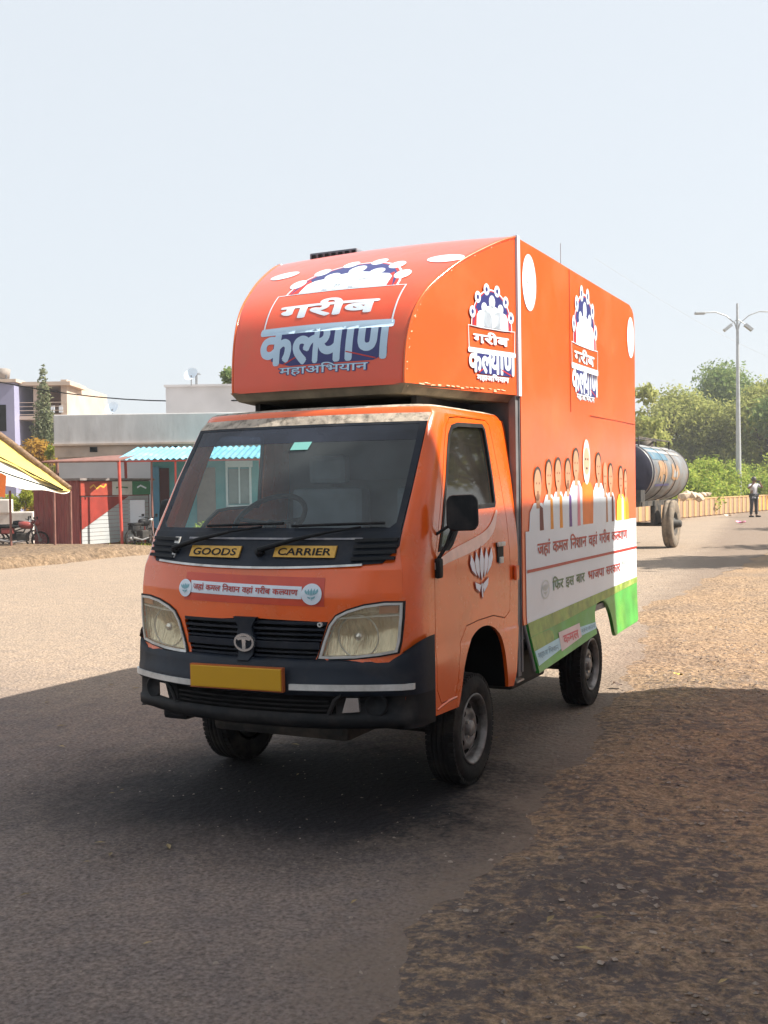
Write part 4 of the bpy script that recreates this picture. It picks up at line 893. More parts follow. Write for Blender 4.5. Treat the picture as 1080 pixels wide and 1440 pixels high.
# loose stones on the shoulder and by the road
def stones(name, n, box_, smin, smax, m, kind='stuff', dens=None):
    V = []; F = []; k = 0; r_ = np.random.default_rng(len(name)*7+n)
    base = np.array([(1, 0, 0), (-1, 0, 0), (0, 1, 0), (0, -1, 0), (0, 0, 1), (0, 0, -1)], float); fa = np.array([(0,2,4),(2,1,4),(1,3,4),(3,0,4),(2,0,5),(1,2,5),(3,1,5),(0,3,5)])
    X = r_.uniform(box_[0], box_[1], n); Y = r_.uniform(box_[2], box_[3], n)
    if dens is not None: keep = r_.random(n) < dens(X, Y); X, Y = X[keep], Y[keep]
    n = len(X); S = smin*(smax/smin)**(r_.random(n)**2.2); A = r_.random(n)*2*PI
    J = base[None]*(1+r_.uniform(-.35, .35, (n, 6, 1)))*S[:, None, None]*np.array([1.2, .9, .55])
    c_, s_ = np.cos(A)[:, None], np.sin(A)[:, None]; x = J[:, :, 0]*c_-J[:, :, 1]*s_; y = J[:, :, 0]*s_+J[:, :, 1]*c_
    zz = shz(X, Y) if box_[0] >= .2 else np.full(n, .003); zz = np.maximum(zz, .003)
    V = np.stack([x+X[:, None], y+Y[:, None], J[:, :, 2]+zz[:, None]+S[:, None]*.15], -1).reshape(-1, 3); F = (fa[None]+np.arange(n)[:, None, None]*6).reshape(-1, 3)
    me = bpy.data.meshes.new(name); me.from_pydata(V.tolist(), [], F.tolist()); o = link(name, me, m); o['kind'] = kind; return o
m_stone = mat('loose_stone', (.26, .21, .17), .9, var=.45, vscale=3)
m_clod = mat('dark_clod', (.13, .10, .085), .95, var=.4, vscale=3)
stones('gravel', 40000, (.60, 5.5, -4.5, 10), .003, .015, m_stone, dens=lambda X, Y: np.clip((X-edge_x(Y)+.35)/.9, .03, .9)*np.clip(vnoise(X, Y*1.5, 3.5, 9)*1.7-.3, .1, 1))
stones('dark_clods', 34000, (.60, 5.5, -4.5, 6), .003, .011, m_clod, dens=lambda X, Y: np.clip((X-edge_x(Y)+.2)/.9, .02, .9)*np.clip(vnoise(X, Y*2.2, 5.5, 19)*3-1.3, 0, 1))
stones('road_grit', 9000, (-4, 1.4, -3.5, 8), .0015, .007, m_stone)
m_leafd = mat('dry_leaf', (.30, .22, .10), .8, var=.5, vscale=2)
lf = MB(); rr = random.Random(5)
for i in range(240):
    x, y = rr.uniform(-3.5, 5), rr.uniform(-3, 14); a = rr.uniform(0, 6.3); q = rr.uniform(.008, .022); R = Matrix.Rotation(a, 3, 'Z')
    z = float(shz(np.array([x]), np.array([y]))[0])+.012 if x > .9 else .012
    lf.add([Vector((x, y, max(z, .01)))+R @ Vector(p) for p in ((-q*1.6, 0, 0), (0, -q*.5, q*.25), (q*1.6, 0, .002), (0, q*.5, q*.3))], [(0, 1, 2, 3)])
lf.build('fallen_leaves', m_leafd, kind='stuff')

# ------------------------------------------------------------ far left: buildings, stalls
def at(u, v, dep):       # a point dep metres ahead of the camera, for laying out the far street
    return CAM + (_f + _r*((u-540)/FPX) - _u*((v-720)/FPX))*dep
def base(u, dep): p = at(u, 700, dep); return Vector((p.x, p.y, 0))
def hz_(v, u, dep): return at(u, v, dep).z
m_conc = mat('weathered_plaster', (.50, .49, .49), .9, var=.18, vscale=1.2, bump=.3, bscale=6, dirt=(.26, .24, .23), dscale=1.1, damt=.6, stretch=(1, 1, .35))
m_tanp = mat('tan_plaster', (.46, .36, .29), .9, var=.2, vscale=1.5, dirt=(.30, .27, .25), dscale=1., damt=.5)
m_lowp = mat('grey_plaster', (.50, .48, .48), .9, var=.15, vscale=.8, dirt=(.55, .52, .5), dscale=.9, damt=.5)
B = empty('long_building', base(205, 35), YAW); tag(B, 'long low grey plastered building with two small dark vents behind the stalls', 'building')
k35 = 35/FPX
X0, X1 = (78-205)*k35, (560-205)*k35
MB().box(X0+.1, X1, .1, 9, 0, 3.13).build('lower_wall', m_lowp, B)
MB().box(X0, X1, 0, .1, 2.62, 3.02).build('string_band', m_tanp, B)
MB().bbox(X0, X1, -.06, 9, 3.02, 3.98, .03).build('parapet', m_conc, B)
MB().box(X0-.02, X1, -.12, .0, 2.99, 3.05).build('ledge', m_tanp, B)
MB().box((215-205)*k35, X1, 2.4, 9, 3.9, 5.05).box((213-205)*k35, X1, 2.3, 9.1, 5.05, 5.12).build('roof_room', m_lowp, B)
for u in (133, 246, 300):
    c = (u-205)*k35; MB().box(c-.12, c+.12, -.015, .05, 2.78, 2.94).build('vent', m_dark, B)
for u, h in ((241, .95), (243, .8)): MB().tube([((u-205)*k35, 5, 4.9), ((u-205)*k35, 5, 5.0+h)], .02, 5).tube([((u-205)*k35-.15, 5, 5.5+h*.3), ((u-205)*k35+.15, 5, 5.5+h*.3)], .012, 4).build('antenna', m_frame, B)
for (u, z) in ((160, 4.05), (272, 5.15)):
    D = empty('satellite_dish', tuple(B.matrix_world @ Vector((0, 0, 0)))); D.location = base(u, 37)+Vector((0, 0, z)); D.rotation_euler = (0, 0, YAW)
    tag(D, 'white satellite dish on the long building roof, %s' % ('left end' if u == 160 else 'right end above the roof room'), 'satellite dish', 'satellite dishes on the roof')
    MB().lathe([(0, .05), (.12, .04), (.22, .0), (.25, -.03)], (0, 0, .28), (.3, .8, -.5), 16).build('dish', m_white, D); MB().tube([(0, 0, -.1), (0, 0, .25)], .02, 5).build('mast', m_frame, D)
# unfinished beige block and purple house far left
m_beige = mat('beige_wall', (.52, .42, .34), .9, var=.15, vscale=.6, dirt=(.38, .26, .2), damt=.5, dscale=1)
m_brick = mat('far_brick', (.42, .25, .18), .9, var=.3, vscale=5)
m_purp = mat('purple_wall', (.27, .27, .40), .85, var=.12, vscale=.5)
k55 = 55/FPX; Bb = empty('unfinished_house', base(62, 55), YAW); tag(Bb, 'beige unfinished two storey house with open balcony left of the conifer', 'house')
xa, xb_ = (22-62)*k55, (97-62)*k55
b = MB(); b.box(xa, xb_, 2.6, 8, 0, 7.1).box(xa, xa+.3, 0, 2.6, 0, 7.0).box(xa+1.0, xa+1.2, 0, .3, 3.6, 7.0).box(xb_-.3, xb_, 0, 2.6, 0, 7.2); b.build('walls', m_beige, Bb)
for z in (3.6, 5.2, 6.9): MB().box(xa-.2, xb_+.25, -.3, 2.7, z, z+.18).build('floor_slab', m_beige, Bb)
MB().box(xa+.3, xb_-.3, 2.50, 2.6, 5.38, 6.88).build('brick_infill', m_brick, Bb); MB().box(xa+1.8, xb_-.3, .6, .7, 3.78, 4.6).build('brick_infill', m_brick, Bb)
for j in range(3):
    MB().box(xb_-1.25+j*.42, xb_-1.05+j*.42, -.02, .05, 5.55, 5.9).build('rail_panel', m_white, Bb)
for z in (5.45, 5.65, 5.85, 6.05): MB().box(xa, xb_, -.25, -.21, z-.015, z+.015).build('balcony_rail', m_beige, Bb)
MB().box(xa+.5, xa+1.6, 2.42, 2.5, 3.9, 5.0).build('dark_opening', m_dark, Bb)
k54 = 54/FPX; Bp = empty('purple_house', base(-40, 54), YAW); tag(Bp, 'purple painted house at the far left edge with a roof tank frame', 'house')
xa, xb_ = (-110+40)*k54, (23+40)*k54
MB().box(xa, xb_, 0, 8, 0, 7.0).build('walls', m_purp, Bp); MB().box(xa, xb_+.15, -.15, 8, 7.0, 7.15).build('roof_slab', m_beige, Bp)
for c in (-.3, 1.2): MB().box(c, c+.6, -.02, .04, 4.6, 5.9).build('window', m_dark, Bp)
MB().box(xa, xb_, -.1, 0, 3.7, 3.85).build('string_band', m_lowp, Bp)
T = empty('roof_tank', base(4, 55)+Vector((0, 0, 7.1)), YAW); tag(T, 'grey water tank on the purple house roof at the picture edge', 'tank')
MB().box(-.35, .3, .1, .8, 0, .1).box(-.3, -.24, .2, .26, .1, .4).box(.2, .26, .2, .26, .1, .4).build('stand', m_frame, T); MB().lathe([(0, 0), (.30, 0), (.36, .45), (.2, .5), (0, .5)], (0, .45, .25), (0, 0, 1), 14).build('tank', mat('tank_grey', (.25, .22, .2), .7), T)

# cable crossing above the roofs
c0, c1 = at(-60, 525, 44), at(420, 560, 36); pts = [c0.lerp(c1, t)+Vector((0, 0, -.5*math.sin(PI*t))) for t in np.linspace(0, 1, 14)]
tag(MB().tube(pts, .022, 5).build('power_cable', m_dark), 'dark power cable sagging across the sky above the long building', 'cable')
for (ua, va, da, ub, vb, db) in ((895, 392, 60, 1120, 520, 75),):
    c0, c1 = at(ua-60, va-30, da), at(ub, vb, db); tag(MB().tube([c0.lerp(c1, t)+Vector((0, 0, -.4*math.sin(PI*t))) for t in np.linspace(0, 1, 12)], .006, 4).build('thin_wire', m_lowp), 'thin pale wire slanting down the sky behind the street lamp', 'wire')

# corrugated sheet helper: ribs along local z or y
def corr(x0, x1, z0, z1, pitch, amp, y=0., n=4, tilt=0., m=None):
    """corrugated upright sheet in the local xz plane"""
    k = int((x1-x0)/pitch*n); v = []
    for i in range(k+1):
        x = x0+(x1-x0)*i/k; dy = amp*math.sin(2*PI*(x-x0)/pitch); v += [(x, y+dy, z0), (x, y+dy+tilt, z1)]
    return MB().add(v, [(2*i, 2*i+2, 2*i+3, 2*i+1) for i in range(k)], 0, True)
m_maroon_s = mat('rusty_maroon_sheet', (.27, .065, .062), .6, var=.3, vscale=3, dirt=(.34, .16, .13), dscale=1.6, damt=.7, stretch=(4, 4, .6))
m_shut = mat('grey_shutter', (.40, .42, .43), .6, .1, var=.12, vscale=2, dirt=(.30, .27, .24), dscale=2, damt=.4)
m_redk = mat('kiosk_red', (.26, .030, .020), .55, var=.2, vscale=3)
K = empty('roadside_kiosk', (-17.28, 18.2, 0)); tag(K, 'closed maroon corrugated kiosk with a grey shutter and a painted sign band', 'kiosk')
o = corr(-1.60, 0, .04, 1.80, .085, .012, 0).build('end_sheet', m_maroon_s, K)
o = corr(-1.60, 0, .04, 1.80, .085, .012, 2.9).build('end_sheet', m_maroon_s, K)
MB().box(-1.60, -.03, .03, 2.87, .06, 1.78).build('kiosk_core', m_redk, K)
# shutter of horizontal slats, street side
for i in range(12): MB().box(-.02, .012, .06, 2.84, .10+i*.107, .10+i*.107+.098).build('shutter_slat', m_shut, K)
MB().add([(.030, .04, .50), (.030, .04, 1.36), (.030, 1.95, 1.36), (.013, .04, .50), (.013, .04, 1.36), (.013, 1.95, 1.36)], [(0, 2, 1), (0, 3, 5, 2), (2, 5, 4, 1), (1, 4, 3, 0)]).build('red_panel', m_redk, K)
for y0, y1, m in ((.0, 1.25, mat('sign_red', (.30, .05, .03), .5)), (1.25, 2.1, mat('sign_white', (.55, .56, .52), .5)), (2.1, 2.9, mat('sign_green', (.05, .20, .10), .5))):
    MB().box(-.01, .05, y0, y1-.01, 1.40, 1.78).build('sign_board', m, K)
sfn = lambda y, z, l: Vector((.053+l, y, z))
wrap(strip_bm([(.35, 1.60), (.5, 1.68), (.62, 1.58), (.75, 1.66), (.9, 1.62), (1.0, 1.70)], .05), sfn, 'sign_scrawl', m_ysign, K, 0)
wrap(strip_bm([(1.4, 1.6), (1.6, 1.62), (1.9, 1.6)], .04), sfn, 'sign_scrawl', m_dgreen, K, 0); wrap(strip_bm([(2.3, 1.6), (2.45, 1.66), (2.7, 1.58)], .05), sfn, 'sign_scrawl', m_white, K, 0)
MB().box(-1.72, .12, -.10, 3.0, 1.80, 1.86).build('kiosk_roof', mat('tin_roof', (.22, .19, .18), .6, .3, var=.3), K)
# shade frame with a blue corrugated roof, red posts
m_redpost = mat('red_post', (.50, .07, .05), .5, var=.2); m_brownr = mat('brown_roof_sheet', (.20, .09, .07), .7, var=.3)
m_bluer = mat('blue_roof_sheet', (.16, .42, .58), .5, .1, var=.12, vscale=2, dirt=(.45, .55, .6), dscale=1.2, damt=.5)
k29 = 29/FPX; F_ = empty('shade_frame', base(168, 29.0), YAW); tag(F_, 'red post frame with a thin brown roof sheet standing over the kiosk', 'shelter')
for u, y_, nm in ((168, 0, 1), (156, 1.7, 1), (67, .9, 1)):
    x = (u-168)*k29; MB().tube([(x+.05, y_, 0), (x, y_, 2.32)], .042, 8).build('post', m_redpost if u > 100 else m_brownr, F_)
MB().add([(-2.0, -.1, 2.30), (.02, -.1, 2.30), (.05, 2.0, 2.52), (-.9, 2.0, 2.48), (-2.0, -.1, 2.33), (.02, -.1, 2.33), (.05, 2.0, 2.55), (-.9, 2.0, 2.51)], [(0,1,2,3),(7,6,5,4),(0,4,5,1),(1,5,6,2),(2,6,7,3),(3,7,4,0)]).build('roof_sheet', m_brownr, F_)
MB().tube([(-2.0, -.12, 2.30), (.05, -.12, 2.30)], .03, 6).build('front_beam', m_brownr, F_)
k30 = 30/FPX; Bl = empty('blue_roof_stall', base(168, 30.0), YAW); tag(Bl, 'tea stall shelter with a blue corrugated roof behind the truck windscreen', 'stall')
v = []; L_ = (480-164)*k30; nC = 150
for i in range(nC+1):
    x = L_*i/nC; dz = .028*math.sin(2*PI*x/.17); v += [(x, -.35, 2.36+dz), (x, 2.2, 2.78+dz)]
MB().add(v, [(2*i, 2*i+2, 2*i+3, 2*i+1) for i in range(nC)], 0, True).build('corrugated_roof', m_bluer, Bl)
MB().tube([(0, -.3, 2.31), (L_, -.3, 2.31)], .025, 6).build('roof_beam', m_redpost, Bl)
for x in (.95, 1.6, 3.9): MB().tube([(x, -.25, 0), (x, -.25, 2.3)], .03, 6).build('post', m_redpost if x != .95 else m_brownr, Bl)
m_teal = mat('teal_wall', (.10, .36, .40), .7, var=.15, vscale=1.5, dirt=(.3, .42, .42), damt=.4, dscale=1.4); m_blued = mat('blue_door', (.12, .34, .52), .6, var=.1)
TS = empty('teal_shop', base(213, 31.5), YAW); tag(TS, 'small teal painted shop with a brown door and white framed window', 'shop'); k31 = 31.5/FPX
def ux(u): return (u-213)*k31
MB().box(ux(213), ux(470), .06, 3, 0, 2.62).build('shop_wall', m_teal, TS)
MB().box(ux(213), ux(224), 0, .05, .3, 2.2).build('blue_door', m_blued, TS); MB().box(ux(225), ux(238), 0, .05, .2, 2.15).build('dark_doorway', mat('dark_maroon', (.07, .02, .02), .7), TS)
MB().box(ux(277), ux(303), 0, .05, .15, 2.15).build('brown_door', mat('brown_door', (.26, .20, .17), .7, var=.15), TS)
MB().box(ux(318), ux(356), -.05, .05, 2.15, 2.33).build('lintel', m_white, TS)
MB().box(ux(318), ux(321), -.03, .05, .8, 2.15).box(ux(351), ux(354), -.03, .05, .8, 2.15).box(ux(336), ux(338), -.03, .05, 1.1, 2.15).box(ux(318), ux(354), -.03, .05, 1.0, 1.06).build('window_frame', m_white, TS)
MB().box(ux(322), ux(351), .01, .05, 1.1, 2.1).build('window', mat('grey_pane', (.20, .24, .24), .3), TS)
# white hoarding and low wall
Hb = empty('white_board', base(192, 30.6), YAW); tag(Hb, 'plain white board standing beside the parked motorcycle', 'board'); MB().bbox(-.24, .22, 0, .05, .55, 1.25, .01).build('panel', m_white, Hb); MB().tube([(-.2, .06, 0), (-.2, .06, 1.2)], .02, 5).build('leg', m_redpost, Hb); MB().tube([(.2, .06, 0), (.2, .06, 1.2)], .02, 5).build('leg', m_redpost, Hb)
m_ww = mat('whitewash', (.66, .62, .58), .9, var=.15, vscale=2, dirt=(.42, .34, .28), dscale=1.5, damt=.7)
Wl = empty('compound_wall', base(0, 32), YAW); tag(Wl, 'low whitewashed compound wall behind the parked motorcycle at left', 'wall'); k32 = 32/FPX
MB().bbox(-70*k32, 46*k32, 0, .25, 0, .95, .04).build('wall_body', m_ww, Wl); MB().bbox(-14*k32, 14*k32, -.05, .3, .9, 1.32, .04).build('wall_pier', m_ww, Wl)
for i, (u, z, h, m) in enumerate(((6, 1.3, .35, mat('orange_cloth', (.75, .18, .03), .8)), (-14, 1.35, .30, m_redp))):
    pass
# tarpaulin stall
m_tarp = mat('white_tarpaulin', (.72, .70, .62), .6, var=.12, vscale=3, bump=.4, bscale=4); m_tarpy = mat('yellow_tarpaulin', (.72, .52, .12), .6, var=.1, vscale=4, bump=.3, bscale=4)
TP = empty('tarpaulin_stall'); tag(TP, 'stall under a sloping white and yellow tarpaulin at the left edge', 'stall')
A, Bq, Cq, Dq = at(-60, 572, 30), at(99, 690, 28), at(76, 692, 26.8), at(-60, 676, 26.4)
def quad(name, c, m, nu=16, nv=10, sag=.06):
    v = []
    for j in range(nv+1):
        for i in range(nu+1):
            s, t = i/nu, j/nv; p = c[0].lerp(c[1], s).lerp(c[3].lerp(c[2], s), t); v.append(p+Vector((0, 0, -sag*math.sin(PI*t)*(1+.5*math.sin(9*s))+.02*math.sin(17*s+5*t))))
    return MB().add(v, [(j*(nu+1)+i, j*(nu+1)+i+1, (j+1)*(nu+1)+i+1, (j+1)*(nu+1)+i) for j in range(nv) for i in range(nu)], 0, True).build(name, m, TP)
quad('tarpaulin', (A, Bq, Cq, Dq), m_tarp)
up = Vector((0, 0, .02))
quad('tarpaulin_border', (A+up, Bq+up, Bq.lerp(Cq, .48)+up, A.lerp(Dq, .48)+up), m_tarpy, 16, 3, .03)
MB().tube([A+up*3, A.lerp(Bq, .5)+up*5, Bq+up*3], [.09, .08, .06], 7).build('thatch_edge', mat('thatch', (.20, .13, .08), .95, var=.5, vscale=12, bump=1, bscale=20), TP)
for t in (.42, .72): MB().tube([A.lerp(Dq, t)+up*2, (A.lerp(Dq, t)).lerp(Bq.lerp(Cq, t), .55)+up, Bq.lerp(Cq, min(1, t*1.1))+up*2], .018, 5).build('rope', m_dark, TP)
for p in (Bq, Cq, at(14, 690, 27)): MB().tube([Vector((p.x, p.y, 0)), p], .03, 6).build('post', m_brownr, TP)
cl = quad('hanging_cloth', (at(-40, 655, 26.2), at(9, 668, 26.2), at(7, 700, 26.2), at(-40, 696, 26.2)), mat('orange_cloth', (.70, .14, .03), .8), 8, 4, .02)

# motorcycle: side profile along local x
def motorcycle(loc, rz, label, body, s=1.):
    M = empty('motorcycle', loc, rz); tag(M, label, 'motorcycle', 'motorcycles parked by the stalls'); M.scale = (s, s, s)
    for x in (-.62, .62):
        wl = MB().lathe([(.24, -.045), (.275, -.045), (.295, 0), (.275, .045), (.24, .045), (.235, 0), (.24, -.045)], (x, 0, .295), (0, 1, 0), 28).build('wheel', m_tyre, M)
        sp = MB()
        for i in range(10): t = PI*i/5; sp.tube([(x, 0, .295), (x+.235*math.cos(t), 0, .295+.235*math.sin(t))], .006, 4)
        sp.lathe([(0, -.05), (.06, -.05), (.06, .05), (0, .05)], (x, 0, .295), (0, 1, 0), 12); sp.build('spokes', m_frame, wl)
    MB().tube([(.62, -.06, .295), (.45, -.06, .86)], .022, 6).tube([(.62, .06, .295), (.45, .06, .86)], .022, 6).build('fork', m_frame, M)
    MB().tube([(.40, -.36, .98), (.46, -.18, .96), (.44, 0, .92), (.46, .18, .96), (.40, .36, .98)], .014, 6).build('handlebar', m_black, M)
    MB().tube([(.44, 0, .86), (.20, 0, .74), (-.15, 0, .62), (-.62, 0, .60)], .025, 6).tube([(.42, 0, .8), (.2, 0, .35), (-.2, 0, .32), (-.62, 0, .3)], .025, 6).build('frame', m_chas, M)
    MB().lathe([(0, -.24), (.09, -.22), (.125, -.05), (.12, .12), (.07, .24), (0, .25)], (.16, 0, .80), (1, 0, -.12), 16).build('fuel_tank', body, M)
    MB().bbox(-.62, -.02, -.12, .12, .72, .80, .035).build('seat', m_black, M); MB().bbox(-.62, -.20, -.10, .10, .52, .72, .04).build('side_cover', body, M)
    MB().bbox(-.12, .26, -.13, .13, .26, .55, .05).build('engine', m_chas, M); MB().tube([(.2, -.14, .3), (-.2, -.16, .24), (-.75, -.17, .34)], [.02, .03, .045], 8).build('exhaust', m_frame, M)
    MB().lathe([(0, .10), (.07, .08), (.095, 0), (.08, -.08), (0, -.1)], (.55, 0, .86), (1, 0, 0), 14).build('headlamp', body if body is not m_black else m_chrome, M)
    v = [];
    for i in range(9): t = math.radians(20+15*i); v += [(.62+.32*math.cos(t), -.06, .295+.32*math.sin(t)), (.62+.32*math.cos(t), .06, .295+.32*math.sin(t))]
    MB().add(v, [(2*i, 2*i+1, 2*i+3, 2*i+2) for i in range(8)], 0, True).build('mudguard', body, M)
    MB().box(.47, .51, -.30, -.22, .99, 1.07).box(.47, .51, .22, .30, .99, 1.07).build('mirror', m_black, M)
    return M
motorcycle(base(28, 28.9), YAW+.12, 'dark motorcycle with red and white front parked left of the maroon kiosk', mat('bike_dark_red', (.24, .05, .045), .4), .80)
motorcycle(base(20, 29.9)+Vector((-.1, .1, 0)), YAW+.2, 'black motorcycle half hidden behind the one with the red front', m_black, .80)
motorcycle(base(198, 29.3), YAW+1.2, 'black motorcycle parked nearly end on beside the truck wing mirror', m_black, .82)
# dirt verge along the far side of the road
v = []; vy = np.linspace(9, 19.5, 60)
for i, y in enumerate(vy):
    xe = -13.25-.25*tb_noise(y*.35, 2)-.16*max(0, min(y-14, 5)); h = .20*min(1, max(0, (18.6-y)/2.0))+.012
    for dx, dz in ((.05, -.02), (-.06, h*.6), (-.22, h), (-.9, h+.02*math.sin(y*5)), (-6, h*.9)): v.append((xe+dx+.03*math.sin(y*11+dx*9), y, dz))
MB().add([tuple(p) for p in v], [(i*5+j, (i+1)*5+j, (i+1)*5+j+1, i*5+j+1) for i in range(59) for j in range(4)], 0, True).build('dirt_verge', ground_mat('brown_verge', (.17, .115, .07), (.12, .085, .06), (.26, .185, .12), 1., 14, .08, .45), kind='structure')
rk = MB(); rr = random.Random(9)
def rock_bm(mb, c, s, r_):
    bm = bmesh.new(); bmesh.ops.create_icosphere(bm, subdivisions=1, radius=s)
    for p in bm.verts: p.co = Vector((p.co.x*r_.uniform(.7, 1.3), p.co.y*r_.uniform(.7, 1.2), p.co.z*r_.uniform(.5, .9)))+c
    bm.verts.index_update(); mb.add([p.co.copy() for p in bm.verts], [[p.index for p in f.verts] for f in bm.faces]); bm.free()
for i in range(5):
    mb = MB(); rock_bm(mb, Vector((0, 0, 0)), rr.uniform(.10, .18), rr); c = at(103+i*6.5, 787+rr.uniform(-3, 3), 24.6); o = mb.build('stone', mat('brown_stone', (.30, .22, .15), .95, var=.4, bump=.4, bscale=8)); o.location = (c.x, c.y, .08); tag(o, 'brown stone on the far verge below the kiosk, %s from the left' % ['first', 'second', 'third', 'fourth', 'fifth'][i], 'stone', 'stones on the far verge')

# ------------------------------------------------------------ vegetation
def leaf_mat(name, c, c2, tr=.48):
    m = bpy.data.materials.new(name); m.use_nodes = True; n = m.node_tree.nodes; l = m.node_tree.links; n.clear()
    o = n.new('ShaderNodeOutputMaterial'); d = n.new('ShaderNodeBsdfDiffuse'); t = n.new('ShaderNodeBsdfTranslucent'); x = n.new('ShaderNodeMixShader'); x.inputs[0].default_value = tr
    gm = n.new('ShaderNodeNewGeometry'); mx_ = n.new('ShaderNodeMixRGB'); mx_.inputs[1].default_value = (*c, 1); mx_.inputs[2].default_value = (*c2, 1)
    l.new(gm.outputs['Random Per Island'], mx_.inputs[0]); l.new(mx_.outputs[0], d.inputs[0]); l.new(mx_.outputs[0], t.inputs[0]); l.new(d.outputs[0], x.inputs[1]); l.new(t.outputs[0], x.inputs[2]); l.new(x.outputs[0], o.inputs[0]); return m
m_bark = mat('bark', (.16, .11, .08), .95, var=.4, vscale=8, bump=.6, bscale=20)
L_dark = leaf_mat('leaf_dark', (.11, .18, .06), (.28, .34, .12)); L_olive = leaf_mat('leaf_olive', (.24, .28, .08), (.46, .46, .16)); L_bright = leaf_mat('leaf_bright', (.16, .26, .04), (.42, .46, .10)); L_conif = leaf_mat('leaf_conifer', (.11, .14, .08), (.28, .29, .17)); L_orange = leaf_mat('leaf_orange', (.30, .16, .03), (.48, .30, .06)); L_lime = leaf_mat('leaf_lime', (.22, .26, .03), (.35, .36, .06))
def leaves(name, centers, radii, n, size, m, parent, seed, squash=.8, kind=None):
    r_ = np.random.default_rng(seed); C_ = np.array(centers, float); R_ = np.array(radii, float); wgt = R_**2.2; pick = r_.choice(len(C_), n, p=wgt/wgt.sum())
    d = r_.normal(size=(n, 3)); d /= np.linalg.norm(d, axis=1)[:, None]; rad = R_[pick]*(.45+.6*r_.random(n)**.5)*(1+.18*r_.normal(size=n)); P = C_[pick]+d*rad[:, None]*np.array([1, 1, squash])
    # leaf quads oriented roughly outward with scatter
    nrm = d*.7+r_.normal(size=(n, 3))*.6+np.array([0, 0, .3]); nrm /= np.linalg.norm(nrm, axis=1)[:, None]
    t = np.cross(nrm, r_.normal(size=(n, 3))); t /= np.linalg.norm(t, axis=1)[:, None]; b_ = np.cross(nrm, t); S = size*(.6+.8*r_.random(n))[:, None]
    V = np.stack([P-t*S, P-b_*S*.45+nrm*S*.15, P+t*S, P+b_*S*.45+nrm*S*.1], 1).reshape(-1, 3)
    me = bpy.data.meshes.new(name); me.vertices.add(4*n); me.vertices.foreach_set('co', V.ravel()); me.loops.add(4*n); me.loops.foreach_set('vertex_index', np.arange(4*n, dtype=np.int32)); me.polygons.add(n); me.polygons.foreach_set('loop_start', (np.arange(n)*4).astype(np.int32)); me.polygons.foreach_set('loop_total', np.full(n, 4, np.int32)); me.update(); me.validate()
    o = link(name, me, m, parent)
    if kind: o['kind'] = kind
    return o
def tree(name, loc, H, R, m, label, seed, n=5000, size=.22, trunk=.16, low=.35, cat='tree', group=None, clumps=16, squash=.75):
    T = empty(name, loc); tag(T, label, cat, group); r_ = random.Random(seed); mb = MB(); cs = []; rs = []
    zc = H*(1+low)/2; hh = H*(1-low)/2
    top = Vector((r_.uniform(-.2, .2)*R, r_.uniform(-.2, .2)*R, H*low+hh*.6)); mb.tube([(0, 0, -.1), (r_.uniform(-.1, .1), 0, H*low*.6), top], [trunk, trunk*.75, trunk*.35], 8)
    for i in range(clumps):
        a = r_.uniform(0, 2*PI); q = r_.uniform(0, 1)**.6; zz = r_.uniform(-1, 1); rad = R*.72*q*math.sqrt(max(.05, 1-zz*zz)); c = Vector((rad*math.cos(a), rad*math.sin(a), zc+hh*.78*zz)); cs.append(c); rs.append(r_.uniform(.22, .38)*R)
        if i < 9:
            s0 = Vector((0, 0, H*low*r_.uniform(.7, 1.1))); mb.tube([s0, s0.lerp(c, .5)+Vector((0, 0, .1*R)), c], [trunk*.45, trunk*.28, trunk*.1], 5)
    cs.append(Vector((0, 0, H-R*.28))); rs.append(R*.3)
    mb.build('trunk', m_bark, T); leaves('crown', cs, rs, n, size, m, T, seed, squash); return T
tree('big_tree', base(1014, 86), 10.7, 4.6, L_dark, 'tallest dark green tree rising directly behind the street lamp', 1, 20000, .15, .3, .30, clumps=34)
tree('broad_tree', base(955, 78), 8.0, 4.4, L_olive, 'broad olive green tree left of the street lamp', 2, 22000, .14, .25, .22, clumps=34)
tree('broad_tree', base(1078, 76), 8.3, 4.6, L_olive, 'broad olive green tree at the right edge of the picture', 3, 22000, .14, .25, .22, clumps=34)
tree('broad_tree', base(1015, 79), 6.4, 3.4, L_olive, 'lower olive tree between the two broad ones behind the bushes', 13, 12000, .14, .25, .2, clumps=18)
tree('thin_tree', base(907, 62), 7.3, 1.9, L_olive, 'sparse thin tree with bare branches beside the box body rear edge', 4, 1500, .16, .12, .35, clumps=12)
tree('thin_tree', base(925, 90), 6.6, 2.2, L_dark, 'small dark tree far behind the sparse thin one', 14, 3000, .2, .12, .3, clumps=12)
tree('roadside_tree', base(1150, 70), 8.5, 4.5, L_dark, 'dark tree just outside the right edge of the picture', 15, 6000, .22, .2, .25)
tree('thin_tree', base(325, 50), 7.2, 1.3, L_dark, 'small tree top showing between the truck nose and the long building', 16, 1600, .14, .1, .45, clumps=9)
